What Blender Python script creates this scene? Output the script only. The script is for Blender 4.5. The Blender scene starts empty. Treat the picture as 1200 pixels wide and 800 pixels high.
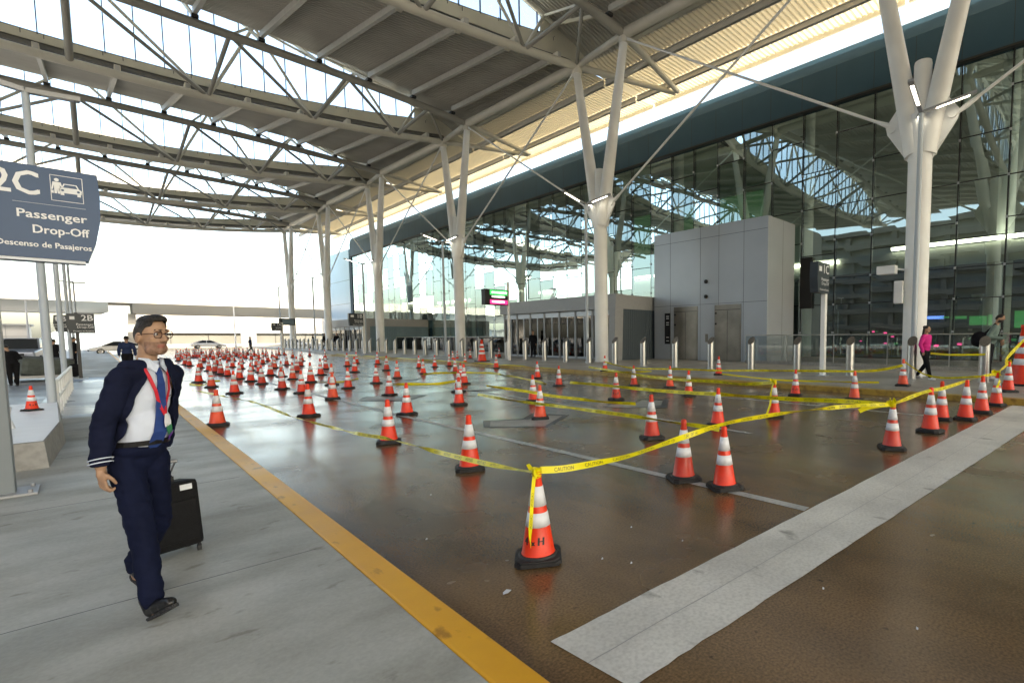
import bpy, bmesh, math, random
from mathutils import Vector, Matrix, noise
random.seed(7)
S = bpy.context.scene
COL = S.collection
PI = math.pi
# ------------------------------------------------------------------ camera calibration
RM = Matrix(((0.66364311, 0.05386226, -0.74610768), (-0.74804505, 0.04440572, -0.66216066), (-0.00253402, 0.99756052, 0.06976095)))
PX, PY, FF, CH = 768.754, 436.224, 584.892, 1.72
def ray(x, y): return RM @ Vector((x - PX, PY - y, -FF))
def gp(x, y, z=0.0):
    r = ray(x, y); t = (z - CH) / r.z; return Vector((r.x * t, r.y * t, z))
# ------------------------------------------------------------------ helpers
W = {}
class MB:
    def __init__(s): s.v = []; s.f = []; s.m = []; s.sm = []; s.mi = 0; s.smooth = False
    def add(s, vs, fs):
        b = len(s.v); s.v += [Vector(v) for v in vs]
        for f in fs: s.f.append(tuple(b + i for i in f)); s.m.append(s.mi); s.sm.append(s.smooth)
        return s
    def box(s, x0, x1, y0, y1, z0, z1, M=None):
        vs = [(x, y, z) for z in (z0, z1) for y in (y0, y1) for x in (x0, x1)]
        if M: vs = [M @ Vector(v) for v in vs]
        return s.add(vs, [(0, 2, 3, 1), (4, 5, 7, 6), (0, 1, 5, 4), (2, 6, 7, 3), (0, 4, 6, 2), (1, 3, 7, 5)])
    def cbox(s, c, d, M=None):
        return s.box(c[0]-d[0]/2, c[0]+d[0]/2, c[1]-d[1]/2, c[1]+d[1]/2, c[2]-d[2]/2, c[2]+d[2]/2, M)
    def bbox(s, x0, x1, y0, y1, z0, z1, b=0.02, M=None):          # box with bevelled edges
        bm = bmesh.new(); bmesh.ops.create_cube(bm, size=1)
        for v in bm.verts: v.co = Vector(((x0+x1)/2+v.co.x*(x1-x0), (y0+y1)/2+v.co.y*(y1-y0), (z0+z1)/2+v.co.z*(z1-z0)))
        bmesh.ops.bevel(bm, geom=bm.edges[:], offset=b, segments=2, profile=.6, affect='EDGES')
        bm.verts.index_update(); vs = [v.co.copy() for v in bm.verts]
        if M: vs = [M @ v for v in vs]
        s.add(vs, [tuple(v.index for v in f.verts) for f in bm.faces]); bm.free(); return s
    def tube(s, p0, p1, r0, r1=None, n=10, cap=True):
        r1 = r0 if r1 is None else r1; p0 = Vector(p0); p1 = Vector(p1)
        q = (p1 - p0).to_track_quat('Z', 'Y').to_matrix()
        vs = []
        for p, r in ((p0, r0), (p1, r1)):
            vs += [p + q @ Vector((r*math.cos(2*PI*i/n), r*math.sin(2*PI*i/n), 0)) for i in range(n)]
        o = s.smooth; s.smooth = True
        s.add(vs, [(i, (i+1) % n, n+(i+1) % n, n+i) for i in range(n)]); s.smooth = o
        if cap: s.add(vs[:n], [tuple(range(n))[::-1]]); s.add(vs[n:], [tuple(range(n))])
        return s
    def path(s, pts, r, n=8):
        for a, b in zip(pts, pts[1:]): s.tube(a, b, r, r, n)
        return s
    def beam(s, p0, p1, w, h):                                     # rectangular bar, h upright
        p0 = Vector(p0); p1 = Vector(p1); d = (p1-p0).normalized(); up = Vector((0, 0, 1))
        if abs(d.z) > .95: up = Vector((0, 1, 0))
        sx = d.cross(up).normalized()*w/2; uz = sx.cross(d).normalized()*h/2
        vs = [p + a*sx + b*uz for p in (p0, p1) for a, b in ((-1, -1), (1, -1), (1, 1), (-1, 1))]
        return s.add(vs, [(0, 1, 2, 3), (7, 6, 5, 4), (0, 4, 5, 1), (1, 5, 6, 2), (2, 6, 7, 3), (3, 7, 4, 0)])
    def lathe(s, prof, c=(0, 0, 0), n=20, M=None, cap=True):
        vs = []; c = Vector(c)
        for r, z in prof:
            for i in range(n):
                v = c + Vector((r*math.cos(2*PI*i/n), r*math.sin(2*PI*i/n), z)); vs.append(M @ v if M else v)
        o = s.smooth; s.smooth = True
        s.add(vs, [(k*n+i, k*n+(i+1) % n, (k+1)*n+(i+1) % n, (k+1)*n+i) for k in range(len(prof)-1) for i in range(n)]); s.smooth = o
        if cap:
            s.add(vs[:n], [tuple(range(n))[::-1]]); s.add(vs[-n:], [tuple(range(n))])
        return s
    def prism(s, poly, axis, a0, a1, M=None):                      # 2-D polygon extruded along an axis
        def P(u, v, w): return {'x': (w, u, v), 'y': (u, w, v), 'z': (u, v, w)}[axis]
        n = len(poly); vs = [Vector(P(u, v, a0)) for u, v in poly] + [Vector(P(u, v, a1)) for u, v in poly]
        if M: vs = [M @ v for v in vs]
        return s.add(vs, [tuple(range(n))[::-1], tuple(range(n, 2*n))] + [(i, (i+1) % n, n+(i+1) % n, n+i) for i in range(n)])
    def build(s, name, mats, parent=None, fixn=True):
        off = W.get(parent.name, Vector((0, 0, 0))) if parent else Vector((0, 0, 0))
        me = bpy.data.meshes.new(name); me.from_pydata([v - off for v in s.v], [], s.f)
        if not isinstance(mats, (list, tuple)): mats = [mats]
        for m in mats: me.materials.append(m)
        me.polygons.foreach_set('material_index', s.m); me.polygons.foreach_set('use_smooth', s.sm)
        if fixn:
            bm = bmesh.new(); bm.from_mesh(me); bmesh.ops.recalc_face_normals(bm, faces=bm.faces); bm.to_mesh(me); bm.free()
        me.update()
        o = bpy.data.objects.new(name, me); COL.objects.link(o)
        if parent: o.parent = parent; W[o.name] = off
        return o
def tag(o, label=None, cat=None, group=None, kind=None):
    if label: o['label'] = label
    if cat: o['category'] = cat
    if group: o['group'] = group
    if kind: o['kind'] = kind
    return o
def empty(name, loc=(0, 0, 0), label=None, cat=None, group=None):
    o = bpy.data.objects.new(name, None); COL.objects.link(o); o.location = loc; W[o.name] = Vector(loc); o.empty_display_size = .2
    return tag(o, label, cat, group)
def kids(o, tab): return tab.get(o.name, [])
def copy_tree(o, parent=None):
    c = o.copy(); COL.objects.link(c)
    if parent: c.parent = parent
    for k in list(o.children): copy_tree(k, c)
    return c
# ------------------------------------------------------------------ materials
def mat(name, col, rough=.6, metal=0., var=.0, scale=4., bump=0., bscale=30., spec=.35, detail=4., coat=0., dirt=None):
    m = bpy.data.materials.new(name); m.use_nodes = True; nt = m.node_tree; b = nt.nodes['Principled BSDF']
    b.inputs['Base Color'].default_value = (*col, 1); b.inputs['Roughness'].default_value = rough; b.inputs['Metallic'].default_value = metal
    b.inputs['Specular IOR Level'].default_value = spec
    if coat: b.inputs['Coat Weight'].default_value = coat; b.inputs['Coat Roughness'].default_value = .15
    if var or bump: tc = nt.nodes.new('ShaderNodeTexCoord')
    if var:
        n = nt.nodes.new('ShaderNodeTexNoise'); n.inputs['Scale'].default_value = scale; n.inputs['Detail'].default_value = detail
        nt.links.new(tc.outputs['Object'], n.inputs['Vector'])
        r = nt.nodes.new('ShaderNodeMapRange'); r.inputs[1].default_value = .3; r.inputs[2].default_value = .7; nt.links.new(n.outputs[0], r.inputs[0])
        mx = nt.nodes.new('ShaderNodeMix'); mx.data_type = 'RGBA'
        mx.inputs[6].default_value = (*[c*(1-var) for c in col], 1); mx.inputs[7].default_value = (*[min(1, c*(1+var)) for c in col], 1)
        nt.links.new(r.outputs[0], mx.inputs[0]); nt.links.new(mx.outputs[2], b.inputs['Base Color'])
    if bump:
        n2 = nt.nodes.new('ShaderNodeTexNoise'); n2.inputs['Scale'].default_value = bscale; nt.links.new(tc.outputs['Object'], n2.inputs['Vector'])
        bp = nt.nodes.new('ShaderNodeBump'); bp.inputs['Strength'].default_value = bump; bp.inputs['Distance'].default_value = .02
        nt.links.new(n2.outputs[0], bp.inputs['Height']); nt.links.new(bp.outputs[0], b.inputs['Normal'])
    return m
def emis(name, col, s):
    m = mat(name, col, .5); b = m.node_tree.nodes['Principled BSDF']; b.inputs['Emission Color'].default_value = (*col, 1); b.inputs['Emission Strength'].default_value = s; return m
def ground_mat(name, layers, rough=(.2, .5), rscale=.5, bump=.2, bscale=60, streak=None, rot=0.):
    """layers: list of (scale, detail, colA, colB, lo, hi) multiplied over one another"""
    m = bpy.data.materials.new(name); m.use_nodes = True; nt = m.node_tree; b = nt.nodes['Principled BSDF']; L = nt.links.new
    tc = nt.nodes.new('ShaderNodeTexCoord'); cur = None
    for sc, de, ca, cb, lo, hi, st in layers:
        mp = nt.nodes.new('ShaderNodeMapping'); mp.inputs['Scale'].default_value = (st[0], st[1], 1); L(tc.outputs['Object'], mp.inputs[0])
        n = nt.nodes.new('ShaderNodeTexNoise'); n.inputs['Scale'].default_value = sc; n.inputs['Detail'].default_value = de; L(mp.outputs[0], n.inputs['Vector'])
        r = nt.nodes.new('ShaderNodeMapRange'); r.inputs[1].default_value = lo; r.inputs[2].default_value = hi; L(n.outputs[0], r.inputs[0])
        mx = nt.nodes.new('ShaderNodeMix'); mx.data_type = 'RGBA'; mx.inputs[6].default_value = (*ca, 1); mx.inputs[7].default_value = (*cb, 1); L(r.outputs[0], mx.inputs[0])
        if cur is None: cur = mx.outputs[2]
        else:
            mu = nt.nodes.new('ShaderNodeMix'); mu.data_type = 'RGBA'; mu.blend_type = 'MULTIPLY'; mu.inputs[0].default_value = 1
            L(cur, mu.inputs[6]); L(mx.outputs[2], mu.inputs[7]); cur = mu.outputs[2]
    L(cur, b.inputs['Base Color'])
    n = nt.nodes.new('ShaderNodeTexNoise'); n.inputs['Scale'].default_value = rscale; n.inputs['Detail'].default_value = 5; L(tc.outputs['Object'], n.inputs['Vector'])
    r = nt.nodes.new('ShaderNodeMapRange'); r.inputs[1].default_value = .35; r.inputs[2].default_value = .65; r.inputs[3].default_value = rough[0]; r.inputs[4].default_value = rough[1]
    L(n.outputs[0], r.inputs[0]); L(r.outputs[0], b.inputs['Roughness'])
    n2 = nt.nodes.new('ShaderNodeTexNoise'); n2.inputs['Scale'].default_value = bscale; n2.inputs['Detail'].default_value = 3; L(tc.outputs['Object'], n2.inputs['Vector'])
    bp = nt.nodes.new('ShaderNodeBump'); bp.inputs['Strength'].default_value = bump; bp.inputs['Distance'].default_value = .01
    L(n2.outputs[0], bp.inputs['Height']); L(bp.outputs[0], b.inputs['Normal'])
    return m
one = (1, 1)
M = {}
M['asphalt'] = ground_mat('wet_aggregate', [(60, 3, (.55, .55, .55), (1.15, 1.15, 1.15), .3, .7, one), (.35, 5, (.158, .094, .044), (.220, .138, .070), .3, .7, one), (2.2, 6, (.8, .8, .8), (1.1, 1.08, 1.05), .35, .65, (1, .3)), (.6, 7, (.55, .53, .51), (1, 1, 1), .36, .47, (1, .55)), (11, 4, (.5, .5, .5), (1, 1, 1), .27, .33, one)], rough=(.13, .30), rscale=.7, bump=.10, bscale=90)
M['concrete'] = ground_mat('sidewalk_concrete', [(.7, 6, (.37, .38, .355), (.47, .47, .44), .3, .7, one), (1.3, 7, (.74, .73, .70), (1.05, 1.05, 1.05), .36, .60, (.8, 1.6)), (5, 6, (.66, .64, .60), (1, 1, 1), .27, .36, (1, 1.5)), (45, 3, (.9, .9, .9), (1.04, 1.04, 1.04), .3, .7, one)], rough=(.45, .8), bump=.12, bscale=60)
M['conc2'] = ground_mat('kerb_concrete', [(.8, 6, (.24, .235, .22), (.34, .33, .31), .3, .7, one), (12, 5, (.8, .8, .8), (1.05, 1.05, 1.05), .3, .6, one)], rough=(.35, .7), bump=.1)
M['paver'] = ground_mat('pale_wet_paving', [(.9, 5, (.28, .31, .34), (.42, .45, .48), .3, .7, one), (3, 4, (.75, .75, .78), (1, 1, 1), .35, .6, (.2, 3))], rough=(.22, .40), bump=.08)
M['bluepaint'] = ground_mat('blue_floor_paint', [(2, 5, (.10, .17, .30), (.16, .24, .38), .3, .7, one)], rough=(.3, .5))
M['band'] = ground_mat('worn_white_band', [(.9, 6, (.60, .60, .58), (.72, .72, .69), .3, .7, one), (5.5, 9, (.45, .45, .45), (1, 1, 1), .29, .37, (.8, .35)), (1.2, 6, (.84, .84, .84), (1.04, 1.04, 1.04), .35, .6, one), (40, 4, (.8, .8, .8), (1, 1, 1), .3, .6, one)], rough=(.4, .65), bump=.1)
M['line'] = ground_mat('worn_lane_paint', [(3, 6, (.34, .35, .35), (.50, .51, .51), .3, .7, one), (25, 6, (.6, .6, .6), (1, 1, 1), .3, .5, one)], rough=(.25, .5), bump=.08)
M['arrow'] = ground_mat('worn_arrow_paint', [(3, 6, (.26, .26, .25), (.38, .38, .37), .3, .7, one), (25, 6, (.7, .7, .7), (1, 1, 1), .3, .5, one)], rough=(.25, .5), bump=.08)
M['arrowblack'] = ground_mat('black_contrast_paint', [(3, 6, (.030, .031, .035), (.05, .05, .055), .3, .7, one)], rough=(.2, .45), bump=.08)
M['yellow'] = ground_mat('worn_yellow_kerb_paint', [(2, 5, (.70, .33, .015), (.82, .42, .025), .3, .7, one), (9, 7, (.55, .5, .45), (1, 1, 1), .28, .38, (1, .5))], rough=(.35, .6), bump=.15)
M['yellow2'] = ground_mat('dirty_yellow_kerb_paint', [(2, 5, (.30, .19, .03), (.42, .27, .04), .3, .7, one), (6, 7, (.5, .45, .4), (1, 1, 1), .3, .5, (2, 1))], rough=(.35, .6), bump=.15)
M['farground'] = ground_mat('sunlit_pale_ground', [(.05, 6, (.26, .26, .25), (.34, .34, .33), .3, .7, one)], rough=(.5, .8))
M['road2'] = ground_mat('pale_roadway', [(.2, 6, (.20, .21, .22), (.30, .31, .32), .3, .7, one)], rough=(.3, .6))
M['orange'] = mat('cone_orange', (.93, .085, .028), .42, var=.12, scale=9, detail=6)
def scuffed(name, col, amt):
    m = ground_mat(name, [(3, 6, tuple(c*.88 for c in col), col, .3, .7, one), (16, 8, (amt, amt*.95, amt*.9), (1, 1, 1), .27, .36, (1, .5)), (5, 5, (.86, .86, .86), (1, 1, 1), .34, .5, one)], rough=(.34, .55), rscale=3, bump=.05); return m
M['orange'] = scuffed('cone_orange', (.88, .042, .008), .45); M['orange_b'] = scuffed('cone_orange_faded', (.86, .085, .028), .35); M['orange_c'] = scuffed('cone_orange_dirty', (.66, .040, .014), .25)
M['collar'] = scuffed('cone_reflective_white', (.82, .84, .88), .7)
M['orange'].node_tree.nodes['Principled BSDF'].inputs['Subsurface Weight'].default_value = .0
M['rubber'] = mat('cone_black_rubber', (.022, .022, .024), .55, var=.4, scale=9, bump=.3, bscale=60)
M['stencil'] = mat('black_stencil_ink', (.02, .02, .02), .5)
M['tape'] = mat('caution_tape_yellow', (.80, .70, .02), .32, var=.06, scale=3)
M['tape'].node_tree.nodes['Principled BSDF'].inputs['Transmission Weight'].default_value = .0
M['tapeink'] = mat('caution_tape_ink', (.03, .03, .02), .4)
M['steelw'] = mat('white_painted_steel', (.86, .87, .86), .40, var=.05, scale=.9, detail=6)
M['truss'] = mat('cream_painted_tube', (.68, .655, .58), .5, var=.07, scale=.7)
M['deck'] = mat('profiled_roof_deck', (.50, .485, .445), .55, var=.08, scale=.6)
M['fascia'] = mat('cream_gutter_panel', (.70, .67, .57), .5, var=.06, scale=.6)
M['purlin'] = mat('grey_painted_purlin', (.56, .55, .52), .5, var=.06)
M['dark'] = mat('dark_steel_bracket', (.05, .05, .05), .5)
M['bar'] = mat('dark_glazing_bar', (.07, .08, .10), .4)
M['bollard'] = mat('brushed_stainless', (.52, .53, .53), .34, metal=1., var=.08, scale=6)
M['bolcap'] = mat('bollard_sloped_cap', (.20, .185, .165), .5, metal=.7, var=.2, scale=20)
M['post'] = mat('pale_blue_grey_post', (.46, .52, .58), .4, var=.05, scale=1)
M['lampgrey'] = mat('lamp_fixture_grey', (.36, .37, .39), .4, metal=.3)
M['signblue'] = mat('slate_blue_sign_face', (.022, .068, .160), .35, var=.06, scale=2)
M['signdark'] = mat('dark_slate_sign_face', (.035, .045, .055), .4)
M['white'] = mat('white_lettering', (.78, .80, .82), .4)
M['signedge'] = mat('sign_white_edge', (.70, .74, .80), .4)
M['cornice'] = mat('dark_blue_metal_cladding', (.022, .062, .100), .55, spec=.2, metal=.0, var=.10, scale=.4)
M['elev'] = mat('light_grey_metal_cladding', (.42, .46, .51), .36, metal=.25, var=.04, scale=.5)
M['joint'] = mat('panel_joint_dark', (.10, .11, .12), .6)
M['steel'] = mat('stained_stainless_door', (.24, .225, .20), .33, metal=.8, var=.22, scale=.9, detail=5)
M['vest'] = mat('grey_entrance_cladding', (.34, .35, .36), .45, var=.04)
M['slate'] = mat('slate_corrugated_wall', (.085, .11, .13), .5)
M['booth'] = mat('blue_grey_screen_wall', (.16, .24, .29), .35, var=.1, scale=.4)
M['bluepanel'] = mat('sky_reflection_end_panel', (.26, .46, .64), .3, var=.1, scale=.1)  # sky reflected in the end glass, put into the colour
M['recess'] = mat('shadow_grey_gutter', (.15, .145, .13), .7, var=.1)  # shade in the gutter recess put into the colour
M['plinthtop'] = mat('plinth_sunlit_tone', (.85, .87, .90), .5, var=.03)  # sun patch on the plinth top put into the colour
M['postdark'] = mat('slate_grey_post', (.20, .23, .25), .45, var=.05)
M['booth2'] = mat('pale_blue_concrete', (.42, .52, .60), .6, var=.06, scale=.2)
M['parkw'] = mat('added_parking_concrete', (.10,.095,.085), .8, var=.12, scale=.2)
M['trussd'] = mat('cream_tube_shade_toned', (.38,.37,.335), .5, var=.08, scale=.7)  # same cream paint; shade on upper chord and braces put into colour
M['roofw'] = mat('white_bounce_sheet', (.74,.71,.64), .7, var=.04, scale=.1)
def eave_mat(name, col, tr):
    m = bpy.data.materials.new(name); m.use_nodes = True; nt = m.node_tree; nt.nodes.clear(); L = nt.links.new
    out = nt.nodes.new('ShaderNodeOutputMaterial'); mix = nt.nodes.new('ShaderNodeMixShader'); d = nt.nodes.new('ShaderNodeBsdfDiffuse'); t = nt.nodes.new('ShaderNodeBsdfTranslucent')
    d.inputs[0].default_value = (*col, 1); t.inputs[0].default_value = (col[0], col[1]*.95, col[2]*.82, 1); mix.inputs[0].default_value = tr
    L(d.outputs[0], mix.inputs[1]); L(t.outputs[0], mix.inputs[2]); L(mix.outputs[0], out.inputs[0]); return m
M['eave1'] = eave_mat('glow_toned_sheet_dim', (.60, .56, .46), .035)  # soffit's bounced glow put into lighter colour and assumed translucency, stronger outward
M['eave2'] = eave_mat('glow_toned_sheet', (.72, .66, .52), .13)
M['eave3'] = eave_mat('glow_toned_edge_sheet', (.80, .75, .62), .30)
M['black'] = mat('matt_black', (.015, .015, .017), .6)
M['concw'] = mat('sunlit_white_concrete', (.52, .51, .48), .7, var=.05, scale=.1)
M['concg'] = mat('weathered_grey_girder', (.30, .305, .30), .8, var=.06, scale=.1)
M['wallg'] = mat('grey_screen_fence', (.19, .19, .175), .8, var=.1, scale=.2)
M['interior'] = mat('terminal_interior_grey', (.42, .42, .39), .7, var=.15, scale=.3)
M['intdark'] = mat('terminal_interior_dark', (.03, .033, .035), .7)
M['intfloor'] = mat('terminal_floor', (.18, .18, .18), .2)
M['lamp'] = emis('lit_lamp_strip', (1, .97, .9), 3.)
M['lampin'] = emis('interior_linear_light', (1, .96, .88), 3.2)
M['green'] = emis('green_lit_shop_panel', (.05, .30, .10), .20)
M['green2'] = emis('green_lit_art_wall', (.05, .12, .06), .16)
M['pinkl'] = emis('pink_lit_shop_sign', (.8, .05, .25), .8)
M['bluel'] = emis('blue_lit_shop_sign', (.1, .2, .8), .8)
M['ledg'] = emis('led_green', (.02, .30, .08), .6)
M['ledm'] = emis('led_magenta', (.45, .02, .14), .6)
M['ledw'] = emis('led_white', (.9, .95, .95), .9)
M['tarp'] = mat('grey_green_canvas', (.10, .115, .105), .8, var=.25, scale=5)
M['carw'] = mat('white_car_paint', (.75, .76, .78), .25, coat=.6)
M['cars'] = mat('silver_blue_car_paint', (.30, .34, .42), .3, metal=.4, coat=.6)
M['carglass'] = mat('dark_car_glass', (.03, .035, .04), .08)
M['tyre'] = mat('tyre_rubber', (.02, .02, .02), .7)
M['rim'] = mat('alloy_rim', (.5, .5, .52), .3, metal=.8)
def glass_mat():
    m = bpy.data.materials.new('reflective_curtain_glass'); m.use_nodes = True; nt = m.node_tree; nt.nodes.clear(); L = nt.links.new
    out = nt.nodes.new('ShaderNodeOutputMaterial'); mix = nt.nodes.new('ShaderNodeMixShader')
    tr = nt.nodes.new('ShaderNodeBsdfTransparent'); tr.inputs[0].default_value = (.45, .58, .53, 1)
    gl = nt.nodes.new('ShaderNodeBsdfGlossy'); gl.inputs['Color'].default_value = (.74, .90, .90, 1); gl.inputs['Roughness'].default_value = .012
    fr = nt.nodes.new('ShaderNodeFresnel'); fr.inputs['IOR'].default_value = 1.7
    mr = nt.nodes.new('ShaderNodeMapRange'); mr.inputs[1].default_value = .06; mr.inputs[2].default_value = .65; mr.inputs[3].default_value = .30; mr.inputs[4].default_value = .95
    tc = nt.nodes.new('ShaderNodeTexCoord'); n = nt.nodes.new('ShaderNodeTexNoise'); n.inputs['Scale'].default_value = .4; n.inputs['Detail'].default_value = 1.0
    bp = nt.nodes.new('ShaderNodeBump'); bp.inputs['Strength'].default_value = .16; bp.inputs['Distance'].default_value = .02
    L(tc.outputs['Object'], n.inputs['Vector']); L(n.outputs[0], bp.inputs['Height']); L(bp.outputs[0], gl.inputs['Normal'])
    L(fr.outputs[0], mr.inputs[0]); L(mr.outputs[0], mix.inputs[0]); L(tr.outputs[0], mix.inputs[1]); L(gl.outputs[0], mix.inputs[2]); L(mix.outputs[0], out.inputs[0])
    return m
M['glass'] = glass_mat()
def clear_glass(name, tint, refl):
    m = bpy.data.materials.new(name); m.use_nodes = True; nt = m.node_tree; nt.nodes.clear(); L = nt.links.new
    out = nt.nodes.new('ShaderNodeOutputMaterial'); mix = nt.nodes.new('ShaderNodeMixShader')
    tr = nt.nodes.new('ShaderNodeBsdfTransparent'); tr.inputs[0].default_value = (*tint, 1)
    gl = nt.nodes.new('ShaderNodeBsdfGlossy'); gl.inputs['Roughness'].default_value = .02
    fr = nt.nodes.new('ShaderNodeFresnel'); fr.inputs['IOR'].default_value = 1.5
    ad = nt.nodes.new('ShaderNodeMath'); ad.operation = 'MULTIPLY'; ad.inputs[1].default_value = refl
    L(fr.outputs[0], ad.inputs[0]); L(ad.outputs[0], mix.inputs[0]); L(tr.outputs[0], mix.inputs[1]); L(gl.outputs[0], mix.inputs[2]); L(mix.outputs[0], out.inputs[0]); return m
M['skyglass'] = clear_glass('skylight_glass', (.88, .94, .97), 1.)
M['railglass'] = clear_glass('balustrade_glass', (.86, .90, .90), 1.2)
# ------------------------------------------------------------------ world, sun, camera
SUN_EL, SUN_AZ = math.radians(47), math.radians(192)      # azimuth clockwise from +Y
w = bpy.data.worlds.new('World'); S.world = w; w.use_nodes = True; nt = w.node_tree
sk = nt.nodes.new('ShaderNodeTexSky'); sk.sky_type = 'NISHITA'; sk.sun_disc = False; sk.sun_elevation = SUN_EL; sk.sun_rotation = SUN_AZ
sk.air_density = 1.0; sk.dust_density = 3.6; sk.ozone_density = 1.0
nt.links.new(sk.outputs[0], nt.nodes['Background'].inputs[0]); nt.nodes['Background'].inputs[1].default_value = .15
sd = bpy.data.lights.new('sun', 'SUN'); sd.energy = 2.4; sd.angle = math.radians(.5); sd.color = (1, .95, .87)
so = bpy.data.objects.new('sun', sd); COL.objects.link(so)
dirv = Vector((math.sin(SUN_AZ)*math.cos(SUN_EL), math.cos(SUN_AZ)*math.cos(SUN_EL), math.sin(SUN_EL)))
so.rotation_euler = dirv.to_track_quat('Z', 'Y').to_euler(); so.location = dirv*60
cd = bpy.data.cameras.new('camera'); co = bpy.data.objects.new('camera', cd); COL.objects.link(co); S.camera = co
co.matrix_world = Matrix.Translation((0, 0, CH)) @ RM.to_4x4()
cd.sensor_width = 36; cd.lens = FF/1200*36; cd.shift_x = -(PX-600)/1200; cd.shift_y = (PY-400)/1200; cd.clip_end = 5000; cd.clip_start = .05
S.view_settings.use_white_balance = True; S.view_settings.white_balance_temperature = 7900; S.view_settings.white_balance_tint = 6
S.view_settings.view_transform = 'Standard'; S.view_settings.look = 'None'; S.view_settings.exposure = 2.55; S.view_settings.gamma = 1
S.cycles.max_bounces = 7; S.cycles.transparent_max_bounces = 12; S.cycles.diffuse_bounces = 4; S.cycles.glossy_bounces = 4
S.cycles.use_denoising = True; S.cycles.caustics_reflective = False; S.cycles.caustics_refractive = False; S.cycles.sample_clamp_indirect = 6
# ------------------------------------------------------------------ ground
def sheet(name, poly, z, m, kind='structure', sub=0):
    b = MB(); b.add([(x, y, z) for x, y in poly], [tuple(range(len(poly)))]); o = b.build(name, m)
    if o.data.polygons[0].normal.z < 0:
        o.data.flip_normals()
    return tag(o, kind=kind)
sheet('ground', [(-900, -300), (900, -300), (900, 1500), (-900, 1500)], -.02, M['farground'])
sheet('road', [(1.25, -40), (15.35, -40), (15.35, 58), (18, 75), (22, 175), (1.25, 175)], 0, M['asphalt'])
sheet('side_roadway', [(-40, -40), (-.95, -40), (-.95, 175), (-40, 175)], 0, M['road2'])
# left sidewalk with its yellow kerb
b = MB(); b.box(-.95, 1.14, -8, 26.5, -.1, .12); b.box(-.95, 1.14, 31.5, 95, -.1, .12)
o = tag(b.build('sidewalk', M['concrete']), kind='structure')
b = MB(); b.box(-.95, 1.14, 26.502, 29.2, -.1, .12); tag(b.build('pale_paving', M['paver']), kind='structure')
b = MB(); b.box(-.95, 1.14, 29.202, 31.498, -.1, .12); tag(b.build('blue_crossing_strip', M['bluepaint']), kind='structure')
sheet('paving', [(-.93, 15.5), (1.03, 15.5), (1.03, 26.4), (-.93, 26.4)], .124, M['paver'])
b = MB(); b.bbox(1.142, 1.33, -8, 95, -.1, .128, .018); tag(b.build('yellow_kerb', M['yellow']), kind='structure')
# joints across the sidewalk (cut lines)
b = MB()
for y in (1.4, 4.4, 7.4, 10.4, 13.4): b.box(-.9, 1.05, y-.003, y+.003, .118, .1212)

tag(b.build('sidewalk_joints', M['joint']), kind='structure')
# right sidewalk
b = MB(); b.add([(15.66, -40, .15), (60, -40, .15), (60, 150, .15), (22, 150, .15), (18.3, 75, .15), (15.66, 58, .15)], [tuple(range(6))]); tag(b.build('terminal_sidewalk', M['conc2']), kind='structure')
b = MB()
ys = [-40, 58, 75, 150]; xs = [15.35, 15.35, 18, 21.7]
for i in range(3):
    x0, x1, y0, y1 = xs[i], xs[i+1], ys[i], ys[i+1]
    b.add([(x0, y0, -.05), (x1, y1, -.05), (x1+.02, y1, .14), (x0+.02, y0, .14), (x0+.05, y0, .156), (x1+.05, y1, .156), (x0+.33, y0, .156), (x1+.33, y1, .156), (x0+.33, y0, -.05), (x1+.33, y1, -.05)],
          [(0, 1, 2, 3), (3, 2, 5, 4), (4, 5, 7, 6), (6, 7, 9, 8)])
b.m = [0]*4+[1]*8
tag(b.build('terminal_kerb', [M['yellow2'], M['conc2']]), kind='structure')
# painted markings
def strip(pts, w, z=.004, n=1):
    b = MB()
    for (x0, y0), (x1, y1) in zip(pts, pts[1:]):
        d = Vector((x1-x0, y1-y0)).normalized(); q = Vector((-d.y, d.x))*w/2
        b.add([(x0-q.x, y0-q.y, z), (x0+q.x, y0+q.y, z), (x1+q.x, y1+q.y, z), (x1-q.x, y1-q.y, z)], [(0, 1, 2, 3)])
    return b
b = MB(); L0, L1 = gp(645, 752), gp(1180, 478); R0, R1 = gp(740, 806), gp(1200, 505)
ed = []
N = 60
for i in range(N+1):
    t = i/N; a = L0.lerp(L1, t**1.6*1.05); c = Vector((R0.x+(R1.x-R0.x)*(t**1.6)*1.42, R0.y+(R1.y-R0.y)*(t**1.6)*1.42, 0))
    j = (random.random()-.5)*.010
    ed.append((a.x, a.y+j, .005)); ed.append((c.x, c.y+(random.random()-.5)*.012, .005))
b.add(ed, [(2*i, 2*i+1, 2*i+3, 2*i+2) for i in range(N)]); tag(b.build('painted_band', M['band'], fixn=False), kind='structure')
b = MB()
c0 = [( (ed[2*i][0]+ed[2*i+1][0])/2, (ed[2*i][1]+ed[2*i+1][1])/2) for i in range(0, N+1, 2)]
b = strip(c0, .006, .0065); tag(b.build('band_joint', M['lampgrey']), kind='structure')
b = strip([(4.66, 2.12), (4.62, 6), (4.46, 12), (4.45, 20), (4.5, 60), (5.5, 110)], .13); tag(b.build('lane_line', M['line']), kind='structure')
b = strip([(7.75, 4.6), (7.95, 9), (8.15, 14), (8.2, 60)], .12); tag(b.build('lane_line', M['line']), kind='structure')
b = strip([(12.0, 1.9), (12.0, 15), (11.9, 60)], .12); tag(b.build('lane_line', M['line']), kind='structure')
a, c = gp(360, 442), gp(436, 430); b = strip([(a.x, a.y), (c.x, c.y)], .35); tag(b.build('lane_line', M['line']), kind='structure')
a, c = gp(222, 437), gp(300, 449)
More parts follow.
